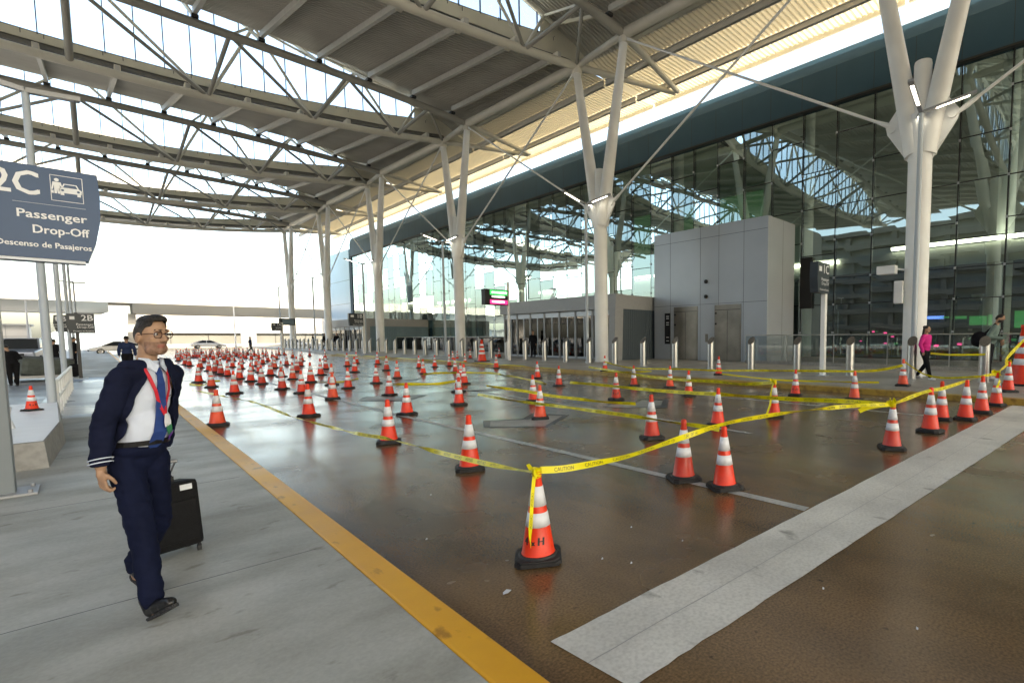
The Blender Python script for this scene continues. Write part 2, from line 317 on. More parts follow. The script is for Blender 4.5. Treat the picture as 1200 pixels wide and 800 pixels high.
def marking(dark, lights):
    b = MB(); b.add([(*gp(*p).xy, .004) for p in dark], [tuple(range(len(dark)))]); b.mi = 1
    for lt in lights: b.add([(*gp(*p).xy, .008) for p in lt], [tuple(range(len(lt)))])
    return tag(b.build('road_arrow', [M['arrowblack'], M['arrow']]), kind='structure')
marking([(567, 501), (566, 493), (612, 491), (624, 484), (668, 486), (641, 501)], [[(574, 500), (575, 493.5), (619, 492), (631, 487), (659, 487.5), (638, 499.5)]])
marking([(705, 477), (711, 473), (735, 473), (749, 467), (783, 468), (782, 478)], [[(711, 477), (716, 474), (742, 474), (752, 469), (776, 470), (775, 475), (734, 478)]])
marking([(418, 470), (430, 463), (470, 465), (478, 463), (503, 462.5), (477, 470)], [[(424, 469), (432, 464.6), (474, 466), (483, 464), (497, 463.4), (476, 469)]])
marking([(540, 458), (569, 456), (580, 453), (606, 452), (597, 456), (575, 459)], [[(545, 457.6), (570, 456.6), (582, 453.8), (600, 453), (594, 455.6), (575, 458.2)]])
marking([(458, 446), (490, 443), (500, 441), (486, 446)], [[(463, 445.6), (489, 443.6), (495, 442.4), (484, 445.4)]])
# litter on the road
for i, (x, y) in enumerate([(594, 694), (1075, 737), (965, 690), (706, 655), (740, 618), (800, 634), (500, 632), (740, 660), (505, 580)]):
    p = gp(x, y); b = MB(); r = .012 if i else .035
    b.add([(p.x-r, p.y-r*.3, .006), (p.x, p.y-r*.5, .012), (p.x+r, p.y, .007), (p.x+r*.3, p.y+r*.6, .014), (p.x-r*.6, p.y+r*.4, .006)], [(0, 1, 2, 3, 4)])
    b.add([(p.x-r, p.y-r*.3, .004), (p.x, p.y-r*.5, .004), (p.x+r, p.y, .004), (p.x+r*.3, p.y+r*.6, .004), (p.x-r*.6, p.y+r*.4, .004)], [(4, 3, 2, 1, 0)])
    tag(b.build('litter', M['collar']), 'long pale paper scrap on wet road in front of the nearest cone' if i == 0 else 'tiny pale scrap of litter lying on the wet brown road', 'litter', 'scraps of litter on the road')
# ------------------------------------------------------------------ text
_tc = {}
def glyphs(s, size=1., align='LEFT'):
    k = (s, size, align)
    if k in _tc: return _tc[k]
    cu = bpy.data.curves.new('t', 'FONT'); cu.body = s; cu.size = size; cu.align_x = align; cu.resolution_u = 2
    ob = bpy.data.objects.new('t', cu); COL.objects.link(ob); dg = bpy.context.evaluated_depsgraph_get(); dg.update()
    me = bpy.data.meshes.new_from_object(ob.evaluated_get(dg)); r = ([v.co.copy() for v in me.vertices], [tuple(p.vertices) for p in me.polygons])
    bpy.data.objects.remove(ob); bpy.data.curves.remove(cu); bpy.data.meshes.remove(me); _tc[k] = r; return r
def text_fit(b, s, size, width, O, bold=0.):                        # right-aligned on a panel facing -Y
    vs, fs = glyphs(s, size, 'RIGHT'); w0 = max(v.x for v in vs) - min(v.x for v in vs); text_on(b, s, size, O, (1, 0, 0), (0, 0, 1), 'RIGHT', width/w0, bold)
def text_on(b, s, size, O, U, V, align='LEFT', sx=1., bold=0.):
    vs, fs = glyphs(s, size, align); O = Vector(O); U = Vector(U).normalized(); V = Vector(V).normalized(); Nn = U.cross(V)
    offs = [(0, 0)] if not bold else [(0, 0), (bold, 0), (0, bold*.6), (bold, bold*.6)]
    for i, (dx, dy) in enumerate(offs): b.add([O + U*(v.x*sx+dx) + V*(v.y+dy) + Nn*.0004*i for v in vs], fs)
# ------------------------------------------------------------------ roof
P = 18.8
YC = [24.2 + P*k for k in (-4, -3, -2, -1, 0, 1, 2, 3, 4)]
def rr(X): return min(1., abs(X)/22)
def ez(X, z):
    if X <= 22: return z
    s = min(1, (X-22)/3.2); s = s*s*(3-2*s); return z + (20.35 - z)*s
def zL(X): return 17.65 + 1.75*rr(X)**2
def zD(X): return 20.3 - .55*rr(X)**3
def zA(X): return ez(X, zL(X) + .75)
def zM(X): return ez(X, zD(X) + .9)
def zB(X): return ez(X, 19.2 + 2.35*rr(X)**2)
def zT(X): return max(ez(X, 24.3 - 2.65*rr(X)**3), zB(X)) if X < 22 else ez(X, 21.65)
XL = -23.0
xs = [XL + .02] + [-22+2*i for i in range(22)] + [22, 22.6, 23.3, 24, 24.6, 25.6, 27, 28.9, 31]
xs = sorted(set(xs))
NT = ['rearmost', 'second rearmost', 'behind the camera', 'right overhead at the camera', 'nearest fully visible', 'second visible', 'third visible', 'fourth visible', 'farthest']
POSW = {3: 'overhead beside the column nearest the camera', 4: 'above the second V column', 5: 'above the third V column', 6: 'above the fourth V column', 7: 'above the fifth V column', 8: 'at the far end of the canopy', 0: 'far behind the camera at the rear end', 1: 'behind the camera, second from the rear', 2: 'just behind the camera'}
nodesL = [0, 6, 12, 18, 22]; nodesD = [0, 6.6, 13, 18.8, 22]; nodesF = [0, 8.8, 15.3, 20.]
def sym(l): return [-x for x in reversed(l) if x] + list(l)
for k, yc in enumerate(YC):
    t = empty('roof_truss', (0, yc, 0), 'cream lens-shaped tubular roof truss ' + POSW[k], 'roof truss', 'lens-shaped trusses carrying the canopy')
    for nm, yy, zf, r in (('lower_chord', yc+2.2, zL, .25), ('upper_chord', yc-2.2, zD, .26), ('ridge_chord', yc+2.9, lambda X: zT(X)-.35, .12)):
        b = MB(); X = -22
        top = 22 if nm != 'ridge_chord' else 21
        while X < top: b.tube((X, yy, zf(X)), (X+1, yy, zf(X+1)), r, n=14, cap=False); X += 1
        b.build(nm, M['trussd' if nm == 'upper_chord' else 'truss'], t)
    nl, nd, nf = sym(nodesL), sym(nodesD), sym(nodesF)
    for s in (1, -1):
        for i in range(4):
            lo = (s*nodesL[i], yc+2.2, zL(nodesL[i])); l2 = (s*nodesL[i+1], yc+2.2, zL(nodesL[i+1]))
            d0 = (s*nodesD[i], yc-2.2, zD(nodesD[i])); d1 = (s*nodesD[i+1], yc-2.2, zD(nodesD[i+1]))
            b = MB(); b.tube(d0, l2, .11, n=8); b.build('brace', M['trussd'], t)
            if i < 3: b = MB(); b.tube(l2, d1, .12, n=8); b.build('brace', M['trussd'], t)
            if i < 3:
                f1 = (s*nodesF[i+1], yc+2.9, zT(nodesF[i+1])-.35); f0 = (s*nodesF[i], yc+2.9, zT(nodesF[i])-.35)
                b = MB(); b.tube(l2, f1, .10, n=8); b.build('brace', M['truss'], t)
                b = MB(); b.tube(f0, l2, .10, n=8); b.build('brace', M['truss'], t)
                b = MB(); b.tube(d1, f1, .08, n=8); b.build('cross_brace', M['truss'], t)
                if i: b = MB(); b.tube(d1, f0, .08, n=8); b.build('cross_brace', M['truss'], t)
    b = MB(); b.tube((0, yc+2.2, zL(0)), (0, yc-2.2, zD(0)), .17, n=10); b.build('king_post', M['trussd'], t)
    # outrigger tubes beyond the columns
    for y0, z0, r in ((yc-2.2, zD(22), .24), (yc+2.2, zL(22), .22)):
        b = MB(); b.smooth = True; b.tube((22, y0, z0), (29.6, yc+.15*(1 if y0 > yc else -1), 19.75), r, r*.75, n=12); b.build('outrigger', M['truss'], t)
    b = MB(); b.tube((22, yc-2.2, zD(22)), (22, yc+2.2, zL(22)), .2, n=12); b.build('spreader', M['truss'], t)
    b = MB(); b.tube((25.2, yc-1.3, 19.75), (25.2, yc+1.2, 19.55), .12, n=8); b.build('spreader', M['truss'], t)
    b = MB(); b.lathe([(.26, -.1), (.34, 0), (.30, .25)], (22, yc-2.2, zD(22)-.45), 14); b.lathe([(.26, -.1), (.34, 0), (.30, .25)], (22, yc+2.2, zL(22)-.4), 14)
    b.box(21.97, 22.03, yc-2.9, yc-1.6, zD(22)-.15, zD(22)+.35); b.build('column_head', M['truss'], t)
WH = {i: s for i, s in enumerate(['far behind the camera', 'behind the camera, second from the rear', 'starting behind the camera and passing overhead', 'nearest dark bay across the top right of the view', 'bay between the second and third V columns', 'bay between the third and fourth V columns', 'bay between the fourth and fifth V columns', 'bay between the fifth and sixth V columns', 'short bay past the farthest truss'])}
for k, yc in enumerate(YC):
    ya = yc + 3.5; last = k == len(YC)-1
    yd = yc + P - 2.2; ye = yc + P + 3.5
    t = empty('roof_bay', (0, ya, 18), 'sloping ribbed metal roof bay, ' + WH[k], 'roof bay', 'sloping sawtooth roof bays')
    off = (0, .13, .16, .29); per = .33
    if last: yd, ye = ya + 3, ya + 5.5
    Ys = []; n = int((ye - ya)/per)
    for i in range(n):
        for j, o in enumerate(off): Ys.append((ya + i*per + o, 0 if j in (0, 1) else .08))
    Ys.append((ye, 0))
    b = MB(); vs = []; nx = len(xs)
    for y, dz in Ys:
        for X in xs:
            if last: z = zA(X) + (y-ya)*.1
            elif y < yd: z = zA(X) + (zM(X)-zA(X))*(y-ya)/(yd-ya)
            else: z = zM(X) + (zT(X)-zM(X))*(y-yd)/(ye-yd)
            vs.append((X, y, z + dz))
    b.add(vs, [(j*nx+i, j*nx+i+1, (j+1)*nx+i+1, (j+1)*nx+i) for j in range(len(Ys)-1) for i in range(nx-1)])
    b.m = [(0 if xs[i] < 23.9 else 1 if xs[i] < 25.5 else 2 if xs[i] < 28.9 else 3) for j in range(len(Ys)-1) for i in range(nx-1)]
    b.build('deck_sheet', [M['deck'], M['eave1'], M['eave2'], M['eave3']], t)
    # fascia + gutter at the low edge
    b = MB()
    xf = [x for x in xs if x <= 22.6]
    for x0, x1 in zip(xf, xf[1:]):
        b.add([(x0, ya-.2, zA(x0)+.30*(1-min(1, max(0, abs(x0)-17)/5))), (x1, ya-.2, zA(x1)+.30*(1-min(1, max(0, abs(x1)-17)/5))), (x1, ya-.12, zB(x1)), (x0, ya-.12, zB(x0)), (x0, ya+.1, zB(x0)), (x1, ya+.1, zB(x1)), (x0, ya+.02, zA(x0)+.1), (x1, ya+.02, zA(x1)+.1)],
              [(0, 1, 2, 3), (3, 2, 5, 4), (4, 5, 7, 6)])
    b.build('gutter_fascia', M['fascia'], t)
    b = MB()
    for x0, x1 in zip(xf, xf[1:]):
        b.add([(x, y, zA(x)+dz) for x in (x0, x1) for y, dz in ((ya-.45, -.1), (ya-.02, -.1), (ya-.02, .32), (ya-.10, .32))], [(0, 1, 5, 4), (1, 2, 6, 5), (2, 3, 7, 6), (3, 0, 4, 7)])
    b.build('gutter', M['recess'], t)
    X = 1.9 - 3.13*7
    while X < 22:
        b = MB()
        if not last:
            b.beam((X, yc+2.25, zL(X)+.42), (X, yd-.15, zD(X)+.62), .2, .36)
            b.mi = 1; b.box(X-.16, X+.16, yd-.28, yd+.22, zD(X)+.24, zD(X)+.42); b.mi = 2
            b.beam((X, yd+.25, zD(X)+.5), (X, ye-.4, zT(X)-.3), .12, .2)
        else: b.beam((X, yc+2.25, zL(X)+.42), (X, ye-.1, zA(X)+.3), .2, .3)
        b.mi = 2; b.box(X-.14, X+.14, yc+2.3, yc+3.4, zL(X)+.25, zL(X)+.62); b.mi = 1
        b.box(X-.55, X-.52, ya-.21, ya-.19, zB(X)-.25, zB(X)-.02); b.box(X+.3, X+.33, ya-.21, ya-.19, zB(X)-.25, zB(X)-.02)
        b.build('purlin', [M['purlin'], M['dark'], M['fascia']], t); X += 3.13
    b = MB()
    if not last:
        b.tube((22, yc+2.2, zL(22)), (22, yc+P-2.2, zD(22)), .3, n=14)
        b.box(22.65, 22.95, yc+3.4, yc+P-2.2, 19.75, 20.15)
        b.build('edge_tube', M['truss'], t)
    b = MB(); y1 = yc+P+3.3 if not last else ye
    for xx, h in ((25.6, .42), (28.9, .36)):
        b.box(xx-.12, xx+.12, ya, y1, 20.24-h, 20.24-h+.05); b.box(xx-.03, xx+.03, ya, y1, 20.24-h, 20.3); b.box(xx-.12, xx+.12, ya, y1, 20.22, 20.26)
    b.build('eave_beam', M['purlin'], t)
    b = MB(); b.box(30.9, 31.05, ya, y1, 20.1, 20.62); b.build('eave_edge', M['fascia'], t)
    if k:
        b = MB(); q = [x for x in xs if 20 <= x <= 25.3]
        for x0, x1 in zip(q, q[1:]): b.add([(x0, ya+.02, zA(x0)-.02), (x1, ya+.02, zA(x1)-.02), (x1, ya-.24, max(zT(x1), zA(x1))+.12), (x0, ya-.24, max(zT(x0), zA(x0))+.12)], [(0, 1, 2, 3)])
        b.build('closure_panel', M['fascia'], t)
    # vertical skylight at the high edge of the previous bay
    if k:
        yg = ya - .03
        g = empty('skylight', (0, yg, 19), 'lens-shaped strip skylight with upright bars, ' + POSW[k].replace('above', 'over'), 'skylight', 'lens-shaped strip skylights in the roof')
        b = MB(); xg = [-21+1.0*i for i in range(43)]
        for x0, x1 in zip(xg, xg[1:]): b.add([(x0, yg, zB(x0)), (x1, yg, zB(x1)), (x1, yg, zT(x1)), (x0, yg, zT(x0))], [(0, 1, 2, 3)])
        b.build('glass', M['skyglass'], g)
        b = MB(); X = -20.8
        while X < 21.2: b.box(X-.024, X+.024, yg-.14, yg-.02, zB(X)-.05, zT(X)); X += 1.31
        for x0, x1 in zip(xg, xg[1:]): b.beam((x0, yg-.04, zB(x0)+.03), (x1, yg-.04, zB(x1)+.03), .08, .06)
        b.build('glazing_bars', M['bar'], g)
        b = MB()
        for x0, x1 in zip(xs, xs[1:]):
            if x1 <= 22.7: b.beam((x0, yg-.02, zT(x0)+.03), (x1, yg-.02, zT(x1)+.03), .16, .14)
        b.build('head_rail', M['fascia'], g)
# ------------------------------------------------------------------ V columns
def v_column():
    t = empty('v_column')
    b = MB(); b.lathe([(.47, .0), (.47, .05), (.43, .06), (.43, 9.3), (.45, 10.2)], n=28); b.build('trunk', M['steelw'], t)
    for s in (-1, 1):
        b = MB(); b.tube((0, s*.16, 8.7), (0, s*2.2, 19.1), .42, .24, n=24); b.build('arm', M['steelw'], t)
    b = MB(); b.lathe([(.32, 9), (.32, 12.1), (.30, 12.2)], n=20); b.build('crown_stub', M['steelw'], t)
    for s in (-1, 1):
        b = MB(); b.prism([(s*.38, 8.4), (s*1.25, 9.75), (s*1.32, 10.05), (s*1.15, 10.3), (s*.5, 11.2)], 'x', -.05, .05)
        M1 = Matrix.Translation((0, s*1.08, 9.95)) @ Matrix.Rotation(PI/2, 4, 'Y'); b.lathe([(.17, -.12), (.17, .12)], n=14, M=M1)
        b.build('gusset_plate', M['steelw'], t)
    return t
vc = v_column()
CL = {3: 'white V-shaped column nearest the camera, behind the tall lamp at right', 4: 'white V-shaped column in front of the grey entrance with the numeral', 5: 'white V-shaped column third from the right, beside the mirrored sky', 6: 'white V-shaped column in front of the blue-grey screened entrance', 7: 'white V-shaped column fifth from the right, left of the light blue end panel', 8: 'farthest white V-shaped column, carrying the small display', 2: 'white V-shaped column outside the view behind the camera'}
first = True
for k in range(2, 9):
    o = vc if first else copy_tree(vc); first = False
    o.location = (22, YC[k] + (.2 if k == 3 else .05), .15); o['label'] = CL[k]; o['category'] = 'column'; o['group'] = 'V-shaped columns along the terminal'
def rod(p0, p1, label):
    t = empty('tie_rod', p0, label, 'tie rod', 'slanting tie rods between V columns')
    p0 = Vector(p0); p1 = Vector(p1); d = (p1-p0).normalized()
    b = MB(); b.tube(p0+d*.5, p1-d*.6, .062, n=8); b.build('rod', M['steelw'], t)
    for a, q in ((p0, d), (p1, -d)):
        b = MB(); b.tube(a, a+q*.35, .07, .11, n=8); b.tube(a+q*.35, a+q*.9, .11, .062, n=8); b.build('clevis', M['steelw'], t)
NM = {2: 'one behind the camera', 3: 'nearest V column', 4: 'second V column', 5: 'third V column', 6: 'fourth V column', 7: 'fifth V column', 8: 'sixth V column'}
for k in range(2, 8):
    a, c = YC[k]+.05, YC[k+1]+.05
    rod((22, a+1.08, 10.1), (22, c-2.2, zD(22)-.2), 'thin white tie rod rising away from the plate of the %s' % NM[k])
    rod((22, c-1.08, 10.1), (22, a+2.2, zL(22)-.2), 'thin white tie rod rising back from the plate of the %s' % NM[k+1])
# ------------------------------------------------------------------ terminal facade
FX = 31.5
T = empty('terminal_building', (FX, 40, .15), 'long terminal building with dark blue cornice over a mirrored curtain wall', 'building')
MY = [3.85 + 2.24*i for i in range(-9, 44)]
yend = MY[-1]
b = MB(); b.box(FX-.28, FX+.5, MY[0]-2, yend+.4, 16.27, 18.35); b.add([(FX-.28, MY[0]-2, 18.352), (FX-.28, yend+.4, 18.352), (FX-.06, yend+.4, 19.3), (FX-.06, MY[0]-2, 19.3), (FX+30, MY[0]-2, 19.3), (FX+30, yend+.4, 19.3)], [(0, 1, 2, 3), (3, 2, 5, 4)])
b2 = MB(); b2.box(FX-.02, FX+40, MY[0]-2, yend+.3, 19.304, 19.34); b2.build('roof_bounce_sheet', M['roofw'], T)  # added unseen roof sheet, white to bounce sun up under the eave
b.add([(FX-.28, yend+.4, 18.352), (FX-.06, yend+.4, 19.3), (FX+30, yend+.4, 19.3), (FX+30, yend+.4, 16)], [(0, 1, 2, 3)])
b.build('cornice', M['cornice'], T)
b = MB()
for y in MY: b.box(FX-.284, FX-.27, y-.012, y+.012, 16.28, 18.34)
b.box(FX-.30, FX+.1, MY[0]-2, yend+.4, 16.16, 16.262); b.build('cornice_joints', M['black'], T)
b = MB(); b.box(FX-.5, FX+.2, MY[0]-2, yend, .15, .42); b.build('plinth', M['conc2'], T)
sets = ([.42, 3.79, 5.46, 7.86, 9.98, 14.4, 16.2], [.42, 3.79, 5.46, 7.0, 9.98, 12.3, 16.2])
far_sets = ([.42, 4.2, 7.6, 11.0, 14.2, 16.2], [.42, 5.9, 9.4, 12.8, 16.2])
for i, (y0, y1) in enumerate(zip(MY, MY[1:])):
    zs = (sets if y0 < 20 else far_sets)[i % 2]
    b = MB()
    for z0, z1 in zip(zs, zs[1:]):
        j = [(random.random()-.5)*.016 for _ in range(4)]
        b.add([(FX+j[0], y0+.03, z0+.02), (FX+j[1], y1-.03, z0+.02), (FX+j[2], y1-.03, z1-.02), (FX+j[3], y0+.03, z1-.02)], [(0, 1, 2, 3)])
    b.mi = 1
    for z in zs[1:-1]: b.box(FX-.03, FX+.05, y0, y1, z-.022, z+.022)
    b.build('glass_bay', [M['glass'], M['black']], T)
for y in MY:
    b = MB(); b.box(FX+.0, FX+.28, y-.035, y+.035, .42, 16.2)
    for z in (2, 3.79, 5.46, 7.86, 9.98, 12.2, 14.4): b.mi = 1; b.box(FX-.09, FX-.01, y-.05, y+.05, z-.06, z+.06); b.mi = 0
    b.build('mullion', [M['black'], M['elev']], T)
# interior
b = MB(); b.box(FX+18, FX+18.4, MY[0], yend, .15, 18.9); b.build('interior_wall', M['interior'], T)
b = MB(); b.box(FX+.6, FX+18, MY[0], yend, .15, .17); b.box(FX+4, FX+18, MY[0], yend, 6.3, 7.0); b.build('floor_slab', M['intfloor'], T)
b = MB(); b.box(FX+.6, FX+18, MY[0]-2, yend, 18.6, 18.8); b.build('interior_ceiling', M['interior'], T)
b = MB(); b.box(FX+3.8, FX+3.98, MY[0], yend, 6.1, 7.25); b.build('balcony_edge', M['interior'], T)
for i in range(8):
    y = -12 + i*13.0
    b = MB(); b.box(FX+3.6, FX+3.78, y, y+9.5, 7.35 if i % 2 else 6.9, 7.55 if i % 2 else 7.1); b.build('ceiling_light', M['lampin'], T)
for i in range(9):
    y = -8 + 12.5*i; b = MB(); b.lathe([(.45, 0), (.45, 18.4)], (FX+5, y, .2), 16); b.build('interior_column', M['steelw'], T)
b = MB(); b.box(FX+9, FX+9.2, -14, 22, .3, 6.1); b.build('shop_back_wall', M['intdark'], T)
rnd = random.Random(3)
for i, (y, z0, z1, m) in enumerate([(-9, 2.3, 3.3, 'green'), (-4.5, 2.6, 3.9, 'green'), (.2, 2.2, 3.6, 'green'), (4.7, 2.5, 3.4, 'green'), (8.4, 3.0, 3.2, 'bluel'), (9.6, 3.6, 3.9, 'bluel')]):
    b = MB()
    if m == 'green':
        q = y
        while q < y + 3.9: w_ = rnd.uniform(.35, 1.1); h_ = rnd.uniform(.35, 1.); b.box(FX+8.7, FX+8.98, q, q+w_, z1-(z1-z0)*h_, z1-rnd.uniform(0, .3)); q += w_ + rnd.uniform(.06, .3)
    else: b.box(FX+8.7, FX+8.98, y, y+1.2, z0, z1)
    b.build('shop_sign', M[m], T)
b = MB()
for i in range(70):
    y = rnd.uniform(-10, 14); z = rnd.uniform(1.0, 2.2); b.mi = rnd.choice([0, 1, 2, 0, 3]); s = rnd.uniform(.05, .16)
    b.box(FX+8.4, FX+8.6, y, y+s*1.6, z, z+s)
b.build('shop_goods', [M['pinkl'], M['green'], M['white'], M['interior']], T)
b = MB(); b.box(FX+14, FX+14.2, 26, 44, 6.9, 16.5); b.build('green_wall', M['green2'], T)
b = MB(); b.box(FX-.1, FX+3, yend+.4, yend+1.2, .15, 16.3); b.build('corner_pier', M['cornice'], T)
b = MB(); b.box(FX-.2, FX+25, yend+1.25, yend+17, .15, 17.6); b.mi = 1
for z in (4, 8, 12.2): b.box(FX-.22, FX-.19, yend+1.3, yend+17, z, z+.05)
b.build('end_wing', [M['bluepanel'], M['joint']], T)
# ------------------------------------------------------------------ elevator block
EX, EY0, EY1, EZ = 27.6, 15.35, 24.65, 9.1
E_ = empty('elevator_block', (EX, 20, .15), 'tall light grey panelled elevator block with two steel doors', 'elevator')
b = MB(); b.bbox(EX, FX-.35, EY0, EY1, .15, EZ, .03); b.build('cladding', M['elev'], E_)
b = MB()
for y in (17.05, 18.95, 19.9+.55, 23.1): b.box(EX-.004, EX+.01, y-.012, y+.012, .2, EZ-.02)
for z in (3.95, 8.35): b.box(EX-.005, EX+.01, EY0+.03, EY1-.03, z-.012, z+.012)
b.box(29.5, 29.52, EY0-.004, EY0+.01, .2, EZ-.02); b.build('panel_joints', M['joint'], E_)
for y0, y1 in ((17.2, 19.25), (20.65, 22.75)):
    b = MB(); b.box(EX-.03, EX+.02, y0, y1, .16, 3.85); d = b.build('door_surround', M['steel'], E_)
    W[d.name] = W[E_.name]
    b = MB(); b.box(EX-.045, EX-.032, y0+.1, (y0+y1)/2-.006, .17, 3.45); b.box(EX-.045, EX-.032, (y0+y1)/2+.006, y1-.1, .17, 3.45); b.build('door', M['steel'], d)
    b = MB(); b.box(EX-.05, EX-.046, (y0+y1)/2-.012, (y0+y1)/2+.012, .17, 3.45); b.box(EX-.05, EX-.04, y0+.05, y1-.05, 3.5, 3.53)
    for z in (3.25, 2.55): b.box(EX-.08, EX-.03, y1-.18, y1-.06, z, z+.12)
    b.build('door_gap', M['black'], d)
b = MB(); b.box(EX-.05, EX, 23.1, 23.6, 1.25, 3.45); b.mi = 1
for z in (1.45, 1.7, 2.6, 2.75, 3.05, 3.2): b.box(EX-.055, EX-.051, 23.2, 23.45, z, z+.05)
b.build('directory_board', [M['black'], M['white']], E_)
b = MB(); b.box(EX-.04, EX, 19.8, 20.0, 1.4, 1.95); b.build('call_panel', M['steel'], E_)
for z in (4.45, 5.45): b = MB(); b.lathe([(.13, 0), (.13, .1), (.05, .14)], n=12, M=Matrix.Translation((EX, 19.95, z)) @ Matrix.Rotation(-PI/2, 4, 'Y')); b.build('dome_camera', M['black'], E_)
b = MB(); b.box(FX-.25, FX-.05, 14.2, 15.0, 3.6, 6.9); b.build('wall_display', M['black'], T)
# ------------------------------------------------------------------ entrance vestibules
def vestibule(x0, x1, y0, y1, h, label, numeral, name='entrance_vestibule'):
    t = empty(name, (x0, y0, .15), label, 'entrance')
    z0 = .15
    b = MB(); b.bbox(x0-.3, x1, y0, y1, z0+h-1.0, z0+h, .03); b.build('roof', M['vest'], t)
    b = MB(); b.prism([(y0-.05, z0), (y0+.55, z0), (y0+.35, z0+h), (y0-.25, z0+h)], 'x', x0-.32, x0+.45); b.build('fin', M['vest'], t)
    b = MB(); b.box(x0+.46, x1, y0+.05, y0+.15, z0, z0+h-.02)
    yy = x0+.5
    while yy < x1: b.box(yy, yy+.05, y0+.02, y0+.05, z0, z0+h-.02); yy += .22
    b.build('side_wall', M['slate' if numeral else 'booth'], t)
    n = 7; ys = [y0+.6 + (y1-y0-.8)*i/n for i in range(n+1)]
    for i, y in enumerate(ys):
        b = MB(); b.box(x0-.02, x0+.16, y-.09, y+.09, z0, z0+h-1.0); b.build('door_post', M['vest'], t)
    for i, (a, c) in enumerate(zip(ys, ys[1:])):
        b = MB(); b.box(x0+.05, x0+.07, a+.09, c-.09, z0+.05, z0+h-1.35); p = b.build('door_leaf', M['railglass'], t)
        b = MB(); b.box(x0+.03, x0+.1, a+.09, c-.09, z0+.02, z0+.16); b.box(x0+.03, x0+.1, a+.09, c-.09, z0+h-1.4, z0+h-1.02); b.box(x0+.03, x0+.1, (a+c)/2-.04, (a+c)/2+.04, z0+.1, z0+h-1.4); b.build('frame', M['elev'], p)
    b = MB(); b.beam((x0+.3, ys[2]+.1, z0), (x0+.3, ys[2]+.9, z0+h-1.2), .3, .2); b.build('slanted_post', M['vest'], t)
    b = MB(); b.box(x0+3.4, x0+3.5, y0+.2, y1, z0, z0+h-1); b.mi = 1
    for i in range(14):
        y = y0 + .5 + i*(y1-y0-1)/14; b.box(x0+3.3, x0+3.38, y, y+.25, z0+.5+(i % 3)*.7, z0+.8+(i % 3)*.7)
    b.build('back_panel', [M['intdark'], M['interior']], t)
    if numeral:
        b = MB(); vs, fs = glyphs('2', 1.25, 'CENTER')
        O = Vector((x0-.1, 32.0, z0+h+.02)); U = Vector((0, -1, 0)); V = Vector((0, 0, 1))
        for dx in (0, .14): b.add([O + U*v.x*1.1 + V*v.y + Vector((dx, 0, 0)) for v in vs], fs)
        b.build('roof_numeral', M['white'], t)
        b = MB(); b.add([O + U*(v.x*1.1+.12) + V*v.y + Vector((.2, 0, 0)) for v in vs], fs); b.build('numeral_black_side', M['black'], t)  # black second face of the two-tone numeral
    return t
vestibule(24, FX-.35, 24.9, 39.2, 4.55, 'grey entrance vestibule with glass doors and white numeral 2 on its roof', True)
vestibule(23.2, FX-.35, 70, 84, 4.1, 'blue-grey screened entrance farther along the terminal front', False)
# glass balustrade
def balustrade(y0, y1, label):
    t = empty('glass_balustrade', (26.5, y0, .15), label, 'balustrade')
    b = MB(); b.tube((26.5, y0, 1.84), (26.5, y1, 1.84), .028, n=8); b.build('top_rail', M['bollard'], t)
    b = MB(); b.box(26.49, 26.51, y0, y1, .3, 1.78); b.build('glass_panel', M['railglass'], t)
    b = MB(); b.box(26.44, 26.56, y0, y1, .15, .32); b.build('base_shoe', M['conc2'], t)
    n = max(1, int((y1-y0)/2.6))
    for i in range(n+1):
        y = y0 + (y1-y0)*i/n; b = MB(); b.box(26.47, 26.53, y-.02, y+.02, .15, 1.84); b.build('post', M['bollard'], t)
balustrade(-14, 16.2, 'glass balustrade with thin steel rail right of the elevator block')
b0 = 40.2; balustrade(b0, 69, 'long glass balustrade with thin steel rail between the two entrances')
# ------------------------------------------------------------------ traffic cones
def cone_parts(root, far=False, stencil=False, cap=False):
    def body(b):
        b.lathe([(.142, .045), (.138, .06), (.128, .075), (.094, .285), (.074, .40), (.0535, .525), (.0335, .648), (.034, .652), (.034, .70), (.028, .715), (.02, .72)], n=22 if not far else 14, cap=True)
    def collar(b, z0, z1):
        r = lambda z: .128 - (z-.075)*(.128-.0335)/(.648-.075)
        b.lathe([(r(z0)+.0008, z0), (r(z0)+.0028, z0), (r(z1)+.0028, z1), (r(z1)+.0008, z1)], n=22 if not far else 14, cap=False)
    def base(b):
        n = 22
        vs = [(-.18, -.13), (-.13, -.18), (.13, -.18), (.18, -.13), (.18, .13), (.13, .18), (-.13, .18), (-.18, .13)]
        b.prism(vs, 'z', .006, .035); v2 = [(x*.93, y*.93) for x, y in vs]; b.prism(v2, 'z', .035, .05)
        for sx in (-1, 1):
            for sy in (-1, 1): b.box(sx*.13-.03, sx*.13+.03, sy*.13-.03, sy*.13+.03, 0, .01)
        b.lathe([(.158, .05), (.148, .066)], n=22, cap=True)
    if far:
        b = MB(); body(b); b.mi = 1; collar(b, .285, .395); collar(b, .445, .60); b.mi = 2; base(b)
        return b.build('traffic_cone', [M['orange'], M['collar'], M['rubber']])
    b = MB(); base(b); b.build('base', M['rubber'], root)
    b = MB(); body(b); b.build('body', M['orange'], root)
    b = MB(); collar(b, .285, .395); b.build('collar', M['collar'], root)
    b = MB(); collar(b, .445, .60); b.build('collar', M['collar'], root)
    return root
proto = cone_parts(empty('traffic_cone')); farp = cone_parts(None, far=True)
used = [False, False]
_src = {}
def variant(o, m):                                                  # same cone, differently worn plastic
    for q in [o] + list(o.children):
        if q.type == 'MESH' and q.data.materials[0] in (M['orange'], M['orange_b'], M['orange_c']):
            k = (q.data.name.split('.')[0] + str(q.type), len(q.data.vertices), m)
            if k not in _src: _src[k] = q.data.copy(); _src[k].materials[0] = M[m]
            q.data = _src[k]
